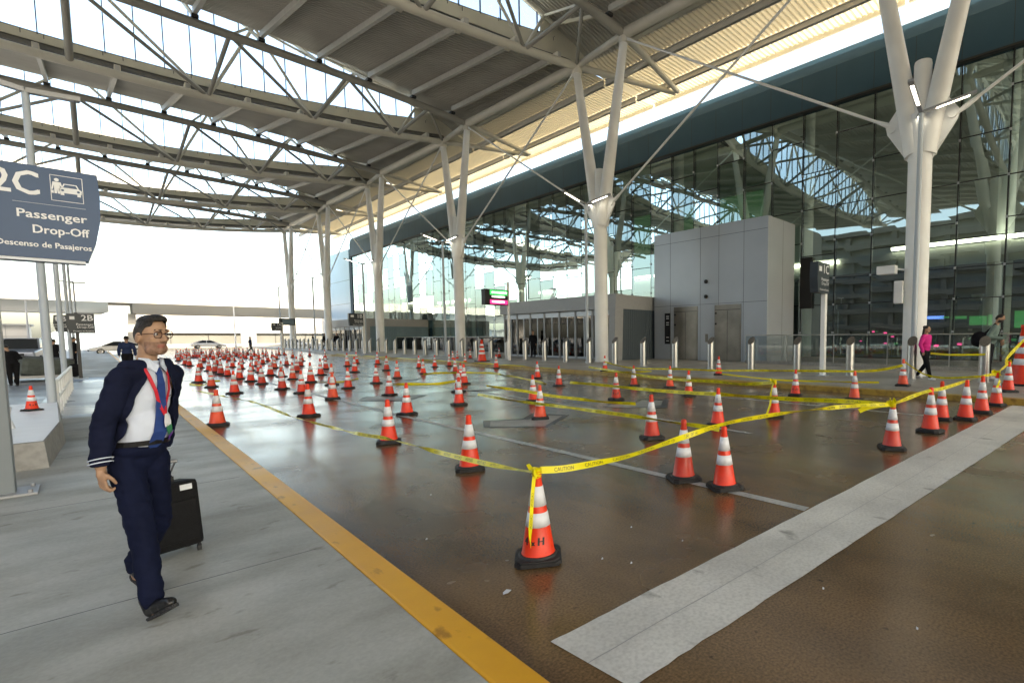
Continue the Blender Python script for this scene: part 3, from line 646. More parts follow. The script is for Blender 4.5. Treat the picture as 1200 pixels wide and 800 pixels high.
rv = random.Random(11)
GC = 'orange cones set out across the closed lanes'
def cone(x, y, label, z=0., s=1., lean=0., rot=None, far=None, at=None, dy=0):
    p = gp(x, y, z) if at is None else Vector(at)
    f = (p.y > 33) if far is None else far
    i = 1 if f else 0
    if f:
        o = farp if not used[1] else farp.copy()
        if used[1]: COL.objects.link(o)
    else: o = proto if not used[0] else copy_tree(proto)
    used[i] = True
    o.location = (p.x, p.y, z + (.0 if z else .002)); o.scale = (s, s, s)
    o.rotation_euler = (rv.gauss(0, .008), rv.gauss(0, .008), random.uniform(0, PI/2) if rot is None else rot)
    if i or 'nearest orange' not in label:
        c_ = rv.random(); variant(o, 'orange' if c_ < .55 else 'orange_b' if c_ < .78 else 'orange_c')
    W[o.name] = Vector(o.location)
    tag(o, label, 'traffic cone', GC); return o
near = [
 (631, 656, 'nearest orange cone, knotted with yellow tape and stencilled in black low down', 0, .97),
 (551, 551, 'orange cone directly behind the nearest stencilled cone, tape passing its base', 0, 1),
 (456, 520, 'orange cone next back and left of the one behind the nearest cone', 0, 1),
 (849, 573, 'right one of the two big cones on the white lane line end', 0, .99),
 (801, 563, 'left one of the two big cones on the white lane line end', 0, 1.02),
 (1045, 527, 'orange cone with a yellow tape bow, front left of the right-hand group', 0, 1.03),
 (255, 500, 'orange cone tucked against the left yellow kerb', 0, 1),
 (362, 489, 'orange cone left of the lane line, halfway between kerb and nearest arrow', 0, 1),
 (477, 487, 'orange cone standing right on the lane line beside the outlined arrow', 0, 1),
 (538, 475, 'orange cone closest at the end of the tight middle file of cones', 0, 1),
 (633, 492, 'orange cone standing on the nearest pale road arrow', 0, 1),
 (625, 471, 'orange cone just behind the cone on the pale arrow', 0, 1),
 (764, 515, 'orange cone left of and behind the two big cones on the line', 0, 1.05),
 (841, 500, 'orange cone right behind the two big cones, low tape at its foot', 0, 1.03),
 (907, 489, 'orange cone with tape tied on its top and hanging to its foot', 0, 1.05),
 (722, 469, 'orange cone with dark stencil at the tip of the second pale arrow', 0, 1.05),
 (743, 453, 'small orange cone behind the stencilled cone at the second arrow', 0, 1.02),
 (655, 453, 'orange cone standing alone in front of the entrance doors', 0, 1.0),
 (630, 444, 'orange cone close to the kerb left of the entrance V column', 0, 1.0),
 (785, 455, 'orange cone below the left elevator door, near the kerb', 0, 1.04),
 (807, 465, 'orange cone below the call panel between the elevator doors', 0, 1.05),
 (842, 440, 'orange cone up on the kerb before the right elevator door', .156, 1.08),
 (932, 464, 'stencilled orange cone near the kerb below the dark one C sign', 0, 1.07),
 (1001, 469, 'wide-based orange cone near the kerb right of the one C sign', 0, 1.1),
 (1058, 453, 'orange cone on the kerb left of the steel bollard by the woman', .156, 1.2),
 (1090, 507, 'orange cone between the bow-tied cone and the cone row at right', 0, 1.12),
 (1103, 493, 'leftmost rear cone of the slanting row beside the pale band', 0, 1.12),
 (1131, 493, 'second cone of the slanting row beside the pale band', 0, 1.15),
 (1150, 485, 'third cone of the slanting row beside the pale band', 0, 1.17),
 (1167, 476, 'fourth cone of the slanting row, tape hanging from its wrapped top', 0, 1.15),
 (1181, 460, 'cone at the kerb with tape rising to the tall striped cone', .156, 1.2),
 (709, 436, 'orange cone on the kerb in front of the entrance V column', .156, 1.02),
 (407, 430, 'farther of two close cones left of the crossing line near kerb', 0, 1.15),
 (415.6, 437, 'orange cone at the left end of the short slanting white line', 0, 1.1),
 (418, 427, 'small cone near the kerb behind the slanting white line', 0, 1.1),
 (442.5, 428, 'small cone at the far end of the slanting white line', 0, 1.15),
 (453, 435, 'small cone right of the slanting white line', 0, 1.1),
 (465.6, 444, 'orange cone next to the left end of the faint outlined arrow', 0, 1.05),
 (441, 450, 'orange cone midway between slanting line and outlined arrow', 0, 1.0),
 (408, 456, 'orange cone left of the cone midway to the outlined arrow', 0, 1.0),
 (456.5, 464, 'orange cone standing on the outlined arrow', 0, 1.0),
 (491, 432, 'left of two touching small cones near the yellow ground tape', 0, 1.0),
 (496, 439, 'right of two touching cones, at the end of the yellow ground tape', 0, 1.0),
 (509.5, 431, 'single small cone by the kerb left of the third V column', 0, 1.0),
 (526.5, 430, 'small cone against the kerb in front of the third V column', 0, 1.0),
 (533.5, 437, 'rearmost cone of the tight middle file of cones', 0, 1.0),
 (545, 428, 'small cone against the kerb right of the third V column', 0, 1.0),
 (540, 445, 'third cone from the back in the tight middle file', 0, .95),
 (544, 451, 'orange cone right of the tight middle file', 0, 1.05),
 (537.5, 460, 'second cone from the front in the tight middle file', 0, 1.0),
 (531, 424, 'left of a pair of small cones on the far kerb edge', 0, 1.0),
 (536, 423, 'right of a pair of small cones on the far kerb edge', 0, 1.0),
 (551, 421, 'tiny cone on the sidewalk between two bollards', .156, 1.0),
 (581.5, 432.5, 'dark dull cone at the kerb with tape wrapped round its base', 0, 1.1),
 (585, 420, 'small cone on the sidewalk just behind the dull taped cone', .156, 1.1),
 (390, 468.5, 'dirty orange cone directly left of the faint lane line', 0, 1.05),
 (389, 452, 'orange cone right behind the dirty cone by the lane line', 0, 1.1),
 (376, 440.5, 'orange cone in the left half, left of two stacked-looking cones', 0, 1.1),
 (382, 433.5, 'front one of two cones in line before the fifth column', 0, 1.1),
 (381, 422, 'rear one of two cones in line before the fifth column', 0, 1.1),
 (364.5, 449, 'orange cone right of the pair in front of the farthest column', 0, 1.1),
 (354, 461.5, 'orange cone behind and left of the cone with tape at its base', 0, 1.0),
 (331, 457, 'orange cone in front of another one, center of left field', 0, 1.0),
 (330, 442.5, 'orange cone directly behind another, center of left field', 0, 1.0),
 (307, 451, 'orange cone at left middle with another close behind its shoulder', 0, 1.0),
 (294, 448, 'orange cone left of two nearly touching cones in left field', 0, 1.0),
 (275, 462, 'orange cone behind the kerb-side cone, closest in left field', 0, 1.0),
 (248, 454.5, 'small orange cone left of the closest one in left field', 0, .95),
 (233, 449, 'orange cone with yellow tape heaped round its base', 0, 1.0),
 (317, 441, 'yellowish dirty cone in the dense left field', 0, 1.05),
 (343, 445.5, 'orange cone left of the pair in front of the farthest column', 0, 1.0),
 (267, 441.5, 'orange cone beside a bit of green tape in left field', 0, 1.0),
 (281, 445, 'short-looking orange cone between two larger ones in left field', 0, 1.0),
]
midfar = [(235, 432), (245, 435.5), (252, 437), (259, 439), (272.6, 431), (283, 433), (295, 435), (304, 437), (348, 436), (322, 432), (222, 429.5), (217, 428), (239, 424.5),
 (254, 428), (274, 424), (268, 423), (283, 426), (294.6, 422), (301, 429.6), (324, 421.5), (314, 424), (319, 419.5), (333, 416.5), (343, 419.5), (336, 428.5), (321, 431.5), (354, 424), (352.5, 430), (308, 427), (363, 418)]
tiny = [(218.3, 419), (222, 419.5), (226.7, 419), (230.4, 419), (233.3, 419), (241.7, 419), (246, 418.5), (255, 418.5), (260, 418), (265, 419), (269, 417.5), (273, 419), (277, 417), (281, 419), (285, 418.5), (298, 417), (308, 416), (275, 415.5), (280, 415.2),
 (285, 415.4), (290, 415.8), (212, 419), (207, 419), (215, 421), (209, 423), (262, 421), (250, 421), (288, 420), (303, 420), (312, 417.5), (327, 416), (236, 415), (248, 414.5), (257, 415), (266, 414.6), (228, 415), (219, 415.4)]
stl = []
for i, (x, y, lb, z, s) in enumerate(near):
    o = cone(x, y - (1.2 if y > 480 else .8), lb, z, s, rot={0: -.62, 1: -.45, 3: -.55, 4: -.5}.get(i), far=False if y > 441 else None)
    if i in (0, 15, 22): stl.append((i, o))
for i, (x, y) in enumerate(midfar):
    side = 'left' if x < 265 else ('middle' if x < 315 else 'right')
    cone(x, y - .6, 'small orange cone in the crowded far field, in its %s part beyond the larger cones' % side, 0, random.uniform(.95, 1.1))
for i, (x, y) in enumerate(tiny):
    side = 'left' if x < 245 else ('middle' if x < 275 else 'right')
    cone(x, y, 'tiny orange cone of the farthest rows at the far road end, %s part' % side, 0, random.uniform(.95, 1.15), far=True)
for i, o in stl:                                                    # stencilled marks on these cones
    b = MB(); z0 = .155; a0 = {0: -2.05, 15: -2.1, 22: -2.3}[i]
    loc = Vector(o.location); ang = math.atan2(-loc.y, -loc.x) - o.rotation_euler.z - (.28 if i == 0 else 0)
    for dx, ch in ((-.075, '4'), (-.012, 'x'), (.05, 'H')):
        vs, fs = glyphs(ch, .085 if ch != 'x' else .06, 'CENTER')
        for off in (0, .004, .008):
            q = []
            for v in vs:
                z = z0 + v.y; r = .128 - (z-.075)*.165 + .0015; a = ang + (dx + v.x*.9 + off)/r; q.append((r*math.cos(a), r*math.sin(a), z))
            b.add(q, fs)
    st = b.build('stencil_mark', M['stencil'], None); st.parent = o
# tall drum-like cone at the right edge, stacked cones, left platform cone
def big_cone(loc, h, label):
    t = empty('tall_cone', loc, label, 'traffic cone', GC); k = h/1.07
    b = MB(); b.lathe([(.22*k, .05), (.21*k, .08), (.05*k, 1.0*k), (.06*k, 1.01*k), (.06*k, h-.01), (.03*k, h)], loc, 22); b.build('body', M['orange'], t)
    b = MB(); b.bbox(loc[0]-.27*k, loc[0]+.27*k, loc[1]-.27*k, loc[1]+.27*k, loc[2], loc[2]+.06, .015); b.build('base', M['rubber'], t)
    r = lambda z: .21*k - (z-.08)*(.16*k)/(1.0*k-.08)
    for a, c in ((.36, .47), (.56, .67), (.76, .87)):
        b = MB(); b.lathe([(r(a*k)+.001, a*k), (r(a*k)+.004, a*k), (r(c*k)+.004, c*k), (r(c*k)+.001, c*k)], loc, 22, cap=False); b.build('collar', M['collar'], t)
p = gp(1198, 451, .15); big_cone((p.x, p.y, .15), 1.95, 'tall orange cone with many white bands cut by the right edge')
p = gp(565, 423.5, .15); big_cone((p.x, p.y, .15), 1.45, 'tall orange double cone on the far sidewalk between bollards')
# ------------------------------------------------------------------ bollards
bp_ = empty('steel_bollard')
b = MB(); n = 26; r = .165; hs = 1.42
vs = [(r*math.cos(2*PI*i/n), r*math.sin(2*PI*i/n), 0) for i in range(n)] + [(r*math.cos(2*PI*i/n), r*math.sin(2*PI*i/n), hs + r*math.cos(2*PI*i/n)*1.05) for i in range(n)]
b.smooth = True; b.add(vs, [(i, (i+1) % n, n+(i+1) % n, n+i) for i in range(n)]); b.build('tube', M['bollard'], bp_)
b = MB(); b.add([(x*.99, y*.99, z+.002) for x, y, z in vs[n:]], [tuple(range(n))]); b.add([(x*1.02, y*1.02, z-.02) for x, y, z in vs[n:]] + [(x*1.02, y*1.02, z+.001) for x, y, z in vs[n:]], [(i, (i+1) % n, n+(i+1) % n, n+i) for i in range(n)]); b.build('sloped_cap', M['bolcap'], bp_)
b = MB(); b.lathe([(.2, 0), (.2, .012), (.17, .02)], n=20); b.build('base_ring', M['bollard'], bp_)
BL = {2: 'steel bollard in front of the man with the shoulder bag', 3: 'steel bollard in front of the woman in pink', 4: 'steel bollard left of the nearest V column, right of the one C sign', 5: 'steel bollard directly left of the one C sign post',
      6: 'steel bollard before the blue-grey side of the elevator block', 7: 'steel bollard before the right elevator door', 8: 'steel bollard before the left elevator door', 9: 'steel bollard between entrance vestibule and elevator block', 10: 'steel bollard just right of the second V column',
      11: 'steel bollard just left of the second V column', 12: 'second steel bollard left of the second V column, before the glass doors', 13: 'third steel bollard left of the second V column', 14: 'steel bollard right of the thin post carrying the lit board'}
for i in range(46):
    y = .65 + 2.3*(i-1) if i else -1.65
    o = bp_ if i == 0 else copy_tree(bp_)
    x = 20.4 + (0 if y < 60 else (y-60)*.012)
    o.location = (x, y, .15); o.rotation_euler = (0, 0, 0)
    tag(o, BL.get(i, 'brushed steel bollard with sloped top in the far stretch of the long row' if i > 14 else 'steel bollard outside the right edge of the view'), 'bollard', 'steel bollards along the terminal sidewalk')
# ------------------------------------------------------------------ barrier tape
def ribbon(pts, w, seed=0, twist=.5, flat=None):
    """pts: 3-D polyline; returns smooth centre points + width vectors"""
    r = random.Random(seed); P_ = [Vector(p) for p in pts]; out = []
    for i in range(len(P_)-1):
        p0 = P_[max(0, i-1)]; p1 = P_[i]; p2 = P_[i+1]; p3 = P_[min(len(P_)-1, i+2)]
        m = max(2, int((p2-p1).length/.06))
        for k in range(m):
            t = k/m; out.append(.5*((2*p1)+(p2-p0)*t+(2*p0-5*p1+4*p2-p3)*t*t+(3*p1-p0-3*p2+p3)*t**3))
    out.append(P_[-1]); ph = r.uniform(0, 6); fr = r.uniform(.8, 1.6); ws = []; s = 0
    for i, p in enumerate(out):
        d = (out[min(i+1, len(out)-1)] - out[max(i-1, 0)]).normalized(); sd = d.cross(Vector((0, 0, 1)))
        if sd.length < .1: sd = Vector((1, 0, 0))
        sd.normalize(); up = sd.cross(d).normalized(); a = twist*math.sin(fr*s + ph) + twist*.5*math.sin(2.7*fr*s+1)
        ws.append((up*math.cos(a) + sd*math.sin(a))); s += .06
    return out, ws
def tape(pts, label, w=.075, seed=0, twist=.5, letters=True, cat='barrier tape'):
    c, ws = ribbon(pts, w, seed, twist); off = Vector(c[0]); t = empty('caution_tape', c[0], label, cat, 'yellow barrier tapes')
    vs = []
    for p, u in zip(c, ws): vs += [p - u*w/2, p + u*w/2]
    b = MB(); b.smooth = True; b.add(vs, [(2*i, 2*i+1, 2*i+3, 2*i+2) for i in range(len(c)-1)]); b.build('band', M['tape'], t, fixn=False)
    if letters:
        cum = [0]
        for a, q in zip(c, c[1:]): cum.append(cum[-1] + (q-a).length)
        gv, gf = glyphs('CAUTION', w*.72, 'LEFT'); wd = max(v.x for v in gv); hh = w*.72*.7
        b = MB(); s0 = .12; j = 0
        rev = c[0].x > c[-1].x
        while s0 + wd < cum[-1] - .05:
            for side in (1, -1):
                q = []
                for v in gv:
                    s = s0 + (v.x if True else wd - v.x); vv = v.y - hh/2
                    while j < len(cum)-2 and cum[j+1] < s: j += 1
                    while j > 0 and cum[j] > s: j -= 1
                    f = (s-cum[j])/max(1e-6, cum[j+1]-cum[j]); p = c[j].lerp(c[j+1], f); u = ws[j].lerp(ws[j+1], f).normalized(); d = (c[j+1]-c[j]).normalized()
                    q.append(p + u*vv*1.15 + d.cross(u)*.0012*side)
                b.add(q, gf)
            s0 += wd + w*1.9
        if b.v: b.build('lettering', M['tapeink'], t, fixn=False)
    return t
def onplane(A, B, pix):
    A = Vector((A[0], A[1])); B = Vector((B[0], B[1])); d = B-A; n = Vector((-d.y, d.x)); out = []
    for x, y in pix:
        r = ray(x, y); t = n.dot(A)/(n.x*r.x + n.y*r.y); out.append(Vector((r.x*t, r.y*t, max(.012, CH + r.z*t))))
    return out
N1 = gp(631, 655)
top = Vector((N1.x, N1.y, .70))
A2 = gp(222, 458)
tape([top - Vector((.03, 0, 0))] + onplane(N1, (2.4, 9.3), [(600, 549), (552, 539), (500, 526), (456, 514), (420, 508), (375, 497)]) + onplane((2.4, 9.3), (2.0, 16), [(340, 487), (300, 472), (262, 464), (225, 457)]), 'long yellow tape running from the nearest cone away along the left lane', .045, 1, 1.1)
C46 = gp(1045, 526)
tape([top + Vector((.03, 0, 0))] + onplane(N1, C46, [(660, 549), (700, 542), (740, 533), (795, 514), (845, 497.5), (880, 490), (930, 482.5), (980, 477), (1020, 474.5), (1041, 474)]), 'wide yellow tape from the nearest cone up to the bow-tied cone at right', .055, 5, .9)
C09 = gp(1090, 506); C67 = gp(1167, 475); C81 = gp(1181, 459, .15)
tape([(C46.x, C46.y, .70)] + onplane(C46, C09, [(1060, 468), (1078, 461)]) + [(C09.x, C09.y, .76)] + onplane(C09, C67, [(1105, 455), (1130, 447), (1150, 441)]) + [(C67.x, C67.y, .80)], 'yellow tape strung over the tops of the slanting cone row at right', .06, 9, .7)
pb = gp(1198, 451, .15)
tape([(C67.x, C67.y, .82), (C81.x-.1, C81.y, .98)] + onplane(C81, (pb.x, pb.y), [(1178, 424), (1184, 415)]) + [(pb.x, pb.y-.1, 1.75)], 'yellow tape rising to the tall striped cone at the right edge', .09, 4, .3)
k = (C67.x-.06, C67.y-.04)
tape([(k[0], k[1], .80), (k[0]-.03, k[1]-.03, .62), (k[0]-.06, k[1]+.02, .45), (k[0]-.07, k[1], .28)], 'tape end hanging down the fourth cone of the slanting row', .05, 4, .3, False)
C07 = gp(907, 488)
tape([(C07.x, C07.y, .75)] + onplane(C07, (12.0, 12.4), [(870, 450), (840, 447), (800, 445), (760, 441), (720, 434.5), (690, 430)]), 'yellow tape running left from the tape-tied cone parallel to the kerb', .07, 11, .5)
tape([(C07.x-.05, C07.y, .74), (C07.x-.1, C07.y+.03, .5), (C07.x-.13, C07.y+.02, .3), (C07.x-.25, C07.y+.05, .04)], 'loose tape end hanging down the tape-tied cone', .045, 4, .9, False)
C42 = gp(841, 499)
tape([(C46.x, C46.y, .68)] + onplane(C46, (8.9, 11.5), [(1020, 472), (980, 469.5), (928, 467.5), (880, 464.5), (846, 462), (800, 459.5), (754, 456), (700, 450.5), (668, 448)]), 'long yellow tape from the bow-tied cone back toward the entrance', .075, 13, .55)
tape(onplane((5.6, 5.6), (6.3, 12.5), [(843, 503), (820, 499), (790, 495), (760, 490), (720, 484.5), (679, 479), (640, 474), (600, 469), (560, 462)]), 'low yellow tape sagging from behind the big cones toward the middle file', .06, 17, .7)
tape(onplane((7.4, 9.3), (6.5, 14), [(745, 473), (710, 471), (675, 467), (645, 463.5), (620, 459), (600, 456), (570, 452)]), 'yellow tape across the second pale arrow toward the middle file', .07, 19, .6)
tape(onplane((14.9, 2), (15.2, 14), [(1058, 428), (1020, 434.5), (960, 434.5), (900, 434), (842, 434), (800, 432.5), (740, 431), (709, 424)]), 'yellow tape along the kerb edge in front of the elevators', .07, 23, .5)
tape(onplane((15.9, 4), (16.5, 14), [(1030, 448), (980, 447), (920, 445.5), (880, 442), (846, 438)]), 'lower yellow tape lying along the kerb before the one C sign', .06, 29, .6, False)
C58 = gp(1058, 452, .156)
tape([(C58.x, C58.y, .95)] + onplane(C58, (16.5, 1.8), [(1072, 432), (1085, 439), (1105, 442.5), (1130, 442), (1150, 440.5), (1165, 438)]), 'yellow tape sagging past the woman in pink between kerb cones', .06, 31, .6)
tape([(20.3, 4.6, 1.12), (20.25, 4.0, 1.08), (20.2, 3.2, 1.10), (20.2, 2.9, 1.12)], 'short yellow tape tied to the bollard by the man with bag', .07, 37, .4, False)
tape([(15.5, 14, .3), (15.5, 18, .12), (15.55, 24, .165), (15.7, 30, .17), (15.6, 38, .17), (15.7, 46, .17), (15.7, 56, .17)], 'tattered yellow tape lying along the far yellow kerb', .09, 41, .9, False)
tape([(gp(496, 439).x, gp(496, 439).y, .02)] + [gp(x, y, .02) for x, y in [(510, 437), (540, 436.5), (575, 437), (600, 441), (640, 449)]], 'limp yellow tape lying on the road by two touching cones', .09, 43, .9, False)
tape([gp(x, y, .03) for x, y in [(455, 450), (480, 449.5), (510, 449.5), (535, 446)]], 'limp yellow tape on the road left of the middle file', .08, 47, .9, False)
tape([gp(x, y, .03) for x, y in [(370, 447), (400, 447), (420, 443)]] , 'thin yellow tape on the road by the slanting white line', .06, 49, .9, False)
tape([gp(x, y, .02) for x, y in [(222, 450), (228, 451), (240, 450.6), (247, 447), (258, 446)]], 'yellow tape heaped round the base of a cone in the left field', .09, 53, .9, False)
# knots
def knot(loc, s, label, hang=True):
    t = empty('tape_knot', loc, label, 'tape knot', 'knots in the barrier tape'); r = random.Random(int(loc[0]*100)); L = Vector(loc)
    b = MB(); vs = []; n = 12
    for k_ in range(7):
        zz = (k_-3)*.014*s; rad = (.046 + r.uniform(-.003, .006))*s if s < 2 else .1
        pts = [L + Vector((rad*math.cos(2*PI*i/n), rad*math.sin(2*PI*i/n), zz + r.uniform(-.006, .006)*s)) for i in range(n)]
        up = Vector((0, 0, .012*s)); q = pts + [p + up + (p-L)*.06 for p in pts]
        b.add(q, [(i, (i+1) % n, n+(i+1) % n, n+i) for i in range(n)])
    for a in (.6, 2.2, 3.9):
        e = L + Vector((math.cos(a)*.1, math.sin(a)*.1, r.uniform(-.03, .07)))*s; m_ = L.lerp(e, .6) + Vector((0, 0, .03))*s; u = Vector((-.01, .01, .03))*s
        b.add([L-u, L+u, m_+u*1.3, m_-u*1.3, e+u, e-u], [(0, 1, 2, 3), (3, 2, 4, 5)])
    b.build('wraps', M['tape'], t, fixn=False)
    return t
knot((N1.x, N1.y, .68), .72, 'crumpled yellow tape knot round the top of the nearest cone')
tape([(N1.x-.045, N1.y-.03, .67), (N1.x-.075, N1.y-.045, .52), (N1.x-.10, N1.y-.06, .36), (N1.x-.115, N1.y-.065, .24), (N1.x-.12, N1.y-.08, .15)], 'tape end with black letters hanging down the nearest cone', .032, 3, .35)
knot((C46.x-.03, C46.y, .70), 1., 'yellow tape bow round the cone in front of the right-hand group')
tape([(C46.x-.03, C46.y, .70), (C46.x-.3, C46.y+.25, .66), (C46.x-.42, C46.y+.36, .6)], 'loose bow end sticking out from the bow-tied cone', .07, 3, .35, False)
knot((C07.x, C07.y, .74), .95, 'yellow tape knot on the cone with a hanging tape end')
knot((C67.x, C67.y, .80), 1.3, 'large crumpled tape wrap on the fourth cone of the slanting row')
knot((C81.x, C81.y, .98), 1.1, 'tape wrap on the kerb cone beside the tall striped cone')
# ------------------------------------------------------------------ lamp posts
def lamp_post(loc, h, label, arms, r=.085, m='post'):
    t = empty('lamp_post', loc, label, 'lamp post', 'three-armed lamp posts'); x, y, z = loc
    b = MB(); b.tube((x, y, z), (x, y, h), r*1.25, r, n=14); b.build('pole', M[m], t)
    b = MB(); b.lathe([(r*2.2, 0), (r*2.2, .03), (r*1.3, .05)], loc, 14); b.build('base_plate', M[m], t)
    for a, ln, up, lit in arms:
        d = Vector((math.cos(a), math.sin(a), up)); p0 = Vector((x, y, h-.05)); p1 = p0 + d*ln; w_ = .16
        sd = Vector((-math.sin(a), math.cos(a), 0))
        vs = [p0 - sd*w_*.45, p0 + sd*w_*.45, p1 + sd*w_*.6, p1 - sd*w_*.6]; th = Vector((0, 0, .09)); vs += [v + th for v in vs]
        b = MB(); b.add(vs, [(3, 2, 1, 0), (4, 5, 6, 7), (0, 1, 5, 4), (1, 2, 6, 5), (2, 3, 7, 6), (3, 0, 4, 7)]); hd = b.build('lamp_head', M['lampgrey'], t)
        W[hd.name] = Vector(loc)
        q0, q1 = p0.lerp(p1, .28), p0.lerp(p1, .88); q = [q0 - sd*.05, q0 + sd*.05, q1 + sd*.055, q1 - sd*.055]; dz = Vector((0, 0, -.006))
        b = MB(); b.add([v+dz for v in q] + [v + Vector((0, 0, .01)) for v in q], [(3, 2, 1, 0), (4, 5, 6, 7), (0, 1, 5, 4), (1, 2, 6, 5), (2, 3, 7, 6), (3, 0, 4, 7)]); b.build('lens', M['lamp' if lit else 'signedge'], hd)
    return t
ar = [(PI*1.02, 1.9, .22, True), (-1.25, 1.75, .24, True), (.35, 1.5, .2, True)]
for yy, lb in ((5.45, 'tall lamp post with lit heads in front of the nearest V column'), (24.45, 'tall lamp post in front of the second V column'), (43.2, 'tall lamp post beside the third V column'), (62.6, 'tall lamp post left of the fourth V column'), (82.0, 'tall lamp post left of the fifth V column'), (101, 'farthest tall lamp post beside the small display')):
    lamp_post((20.95 if yy < 30 else 20.7, yy - (.1 if yy < 10 else 0), .15), 10.05, lb, ar)
al = [(.08, .72, .10, False), (PI*.95, .8, .2, False), (PI*.55, .55, .3, False)]
for xx, yy, lb in ((-.62, 16.2, 'pale lamp post on the left sidewalk rising past the blue sign'), (-.66, 25.3, 'second pale lamp post on the left sidewalk'), (-.72, 37, 'third pale lamp post on the left sidewalk'), (-.8, 50, 'fourth pale lamp post on the left sidewalk'), (-.85, 68, 'farthest pale lamp post on the left sidewalk')):
    lamp_post((xx, yy, .12), 6.65, lb, al, .055)
# ------------------------------------------------------------------ signs
def sign_2c():
    t = empty('drop_off_sign', (-.78, 8.4, .12), 'large slate blue 2C passenger drop-off sign on grey post at left', 'sign')
    b = MB(); b.bbox(-.80, -.61, 8.31, 8.49, .12, 3.7, .01); b.build('post', M['postdark'], t)
    b = MB(); b.box(-.96, -.46, 8.17, 8.6, .12, .14)
    for sx in (-.91, -.51):
        for sy in (8.22, 8.55): b.lathe([(.018, 0), (.018, .03)], (sx, sy, .14), 6)
    b.build('base_plate', M['lampgrey'], t)
    yf = 8.28; z0, z1 = 2.56, 3.50
    edge = [(.02, z0), (.085, z0+.2), (.13, z0+.45), (.14, z0+.7), (.13, z1)]
    poly = [(-2.2, z0)] + edge + [(-2.2, z1)]
    b = MB(); b.prism(poly, 'y', yf, yf+.24); fc = b.build('panel', M['signblue'], t)
    b = MB(); b.box(-2.2, .0, yf+.01, yf+.23, z0-.03, z0-.002); b.mi = 1
    b.box(-2.0, -.28, yf+.05, yf+.07, z0-.034, z0-.0305); b.box(-2.0, -.12, yf+.15, yf+.17, z0-.034, z0-.0305)
    b.build('striped_underside', [M['signedge'], M['signblue']], t)  # white underside with blue stripes
    U, V = (1, 0, 0), (0, 0, 1); y = yf - .004
    b = MB(); text_fit(b, '2C', .335, .30, (-.275, y, z1-.30), .010)
    text_fit(b, 'Passenger', .118, .47, (.03, y, z0+.405), .004); text_fit(b, 'Drop-Off', .118, .385, (.035, y, z0+.255), .004)
    text_fit(b, 'Descenso de Pasajeros', .080, .63, (.05, y, z0+.112), .003); b.build('lettering', M['white'], t, fixn=False)
    b = MB(); b.box(-.46, .03, y, y+.003, z0+.555, z0+.559); b.build('rule_line', M['post'], t)
    b = MB(); x0, x1, q0, q1 = -.205, .02, z1-.33, z1-.065; e = .005
    b.box(x0, x1, y, y+.003, q1-e, q1); b.box(x0, x1, y, y+.003, q0, q0+e); b.box(x0, x0+e, y, y+.003, q0, q1); b.box(x1-e, x1, y, y+.003, q0, q1)
    cx, cz = -.068, z1-.205                                           # car seen from the front
    b.prism([(cx-.075, cz-.035), (cx+.075, cz-.035), (cx+.08, cz+.005), (cx+.062, cz+.02), (cx+.045, cz+.062), (cx-.045, cz+.062), (cx-.062, cz+.02), (cx-.08, cz+.005)], 'y', y, y+.003)
    b.box(cx-.07, cx-.045, y, y+.003, cz-.058, cz-.034); b.box(cx+.045, cx+.07, y, y+.003, cz-.058, cz-.034)
    px_, pz = -.160, z1-.195
    b.lathe([(.017, 0), (.017, .003)], n=12, M=Matrix.Translation((px_, y+.003, pz+.082)) @ Matrix.Rotation(PI/2, 4, 'X'))
    b.prism([(px_-.028, pz+.06), (px_+.028, pz+.06), (px_+.038, pz+.01), (px_+.032, pz+.002), (px_+.02, pz+.03), (px_+.02, pz-.058), (px_+.003, pz-.058), (px_, pz-.01), (px_-.003, pz-.058), (px_-.02, pz-.058), (px_-.02, pz+.03), (px_-.03, pz-.02), (px_-.04, pz-.02)], 'y', y, y+.003)
    b.box(px_-.042, px_-.024, y, y+.003, pz-.058, pz-.028)
    b.build('pictogram', M['white'], t)
    b = MB(); b.mi = 0
    b.prism([(cx-.05, cz+.022), (cx+.05, cz+.022), (cx+.038, cz+.052), (cx-.038, cz+.052)], 'y', y-.003, y-.0005)
    b.lathe([(.011, 0), (.011, .002)], n=10, M=Matrix.Translation((cx-.055, y-.0005, cz-.008)) @ Matrix.Rotation(PI/2, 4, 'X')); b.lathe([(.011, 0), (.011, .002)], n=10, M=Matrix.Translation((cx+.055, y-.0005, cz-.008)) @ Matrix.Rotation(PI/2, 4, 'X'))
    b.build('pictogram_windows', M['signblue'], t)
sign_2c()
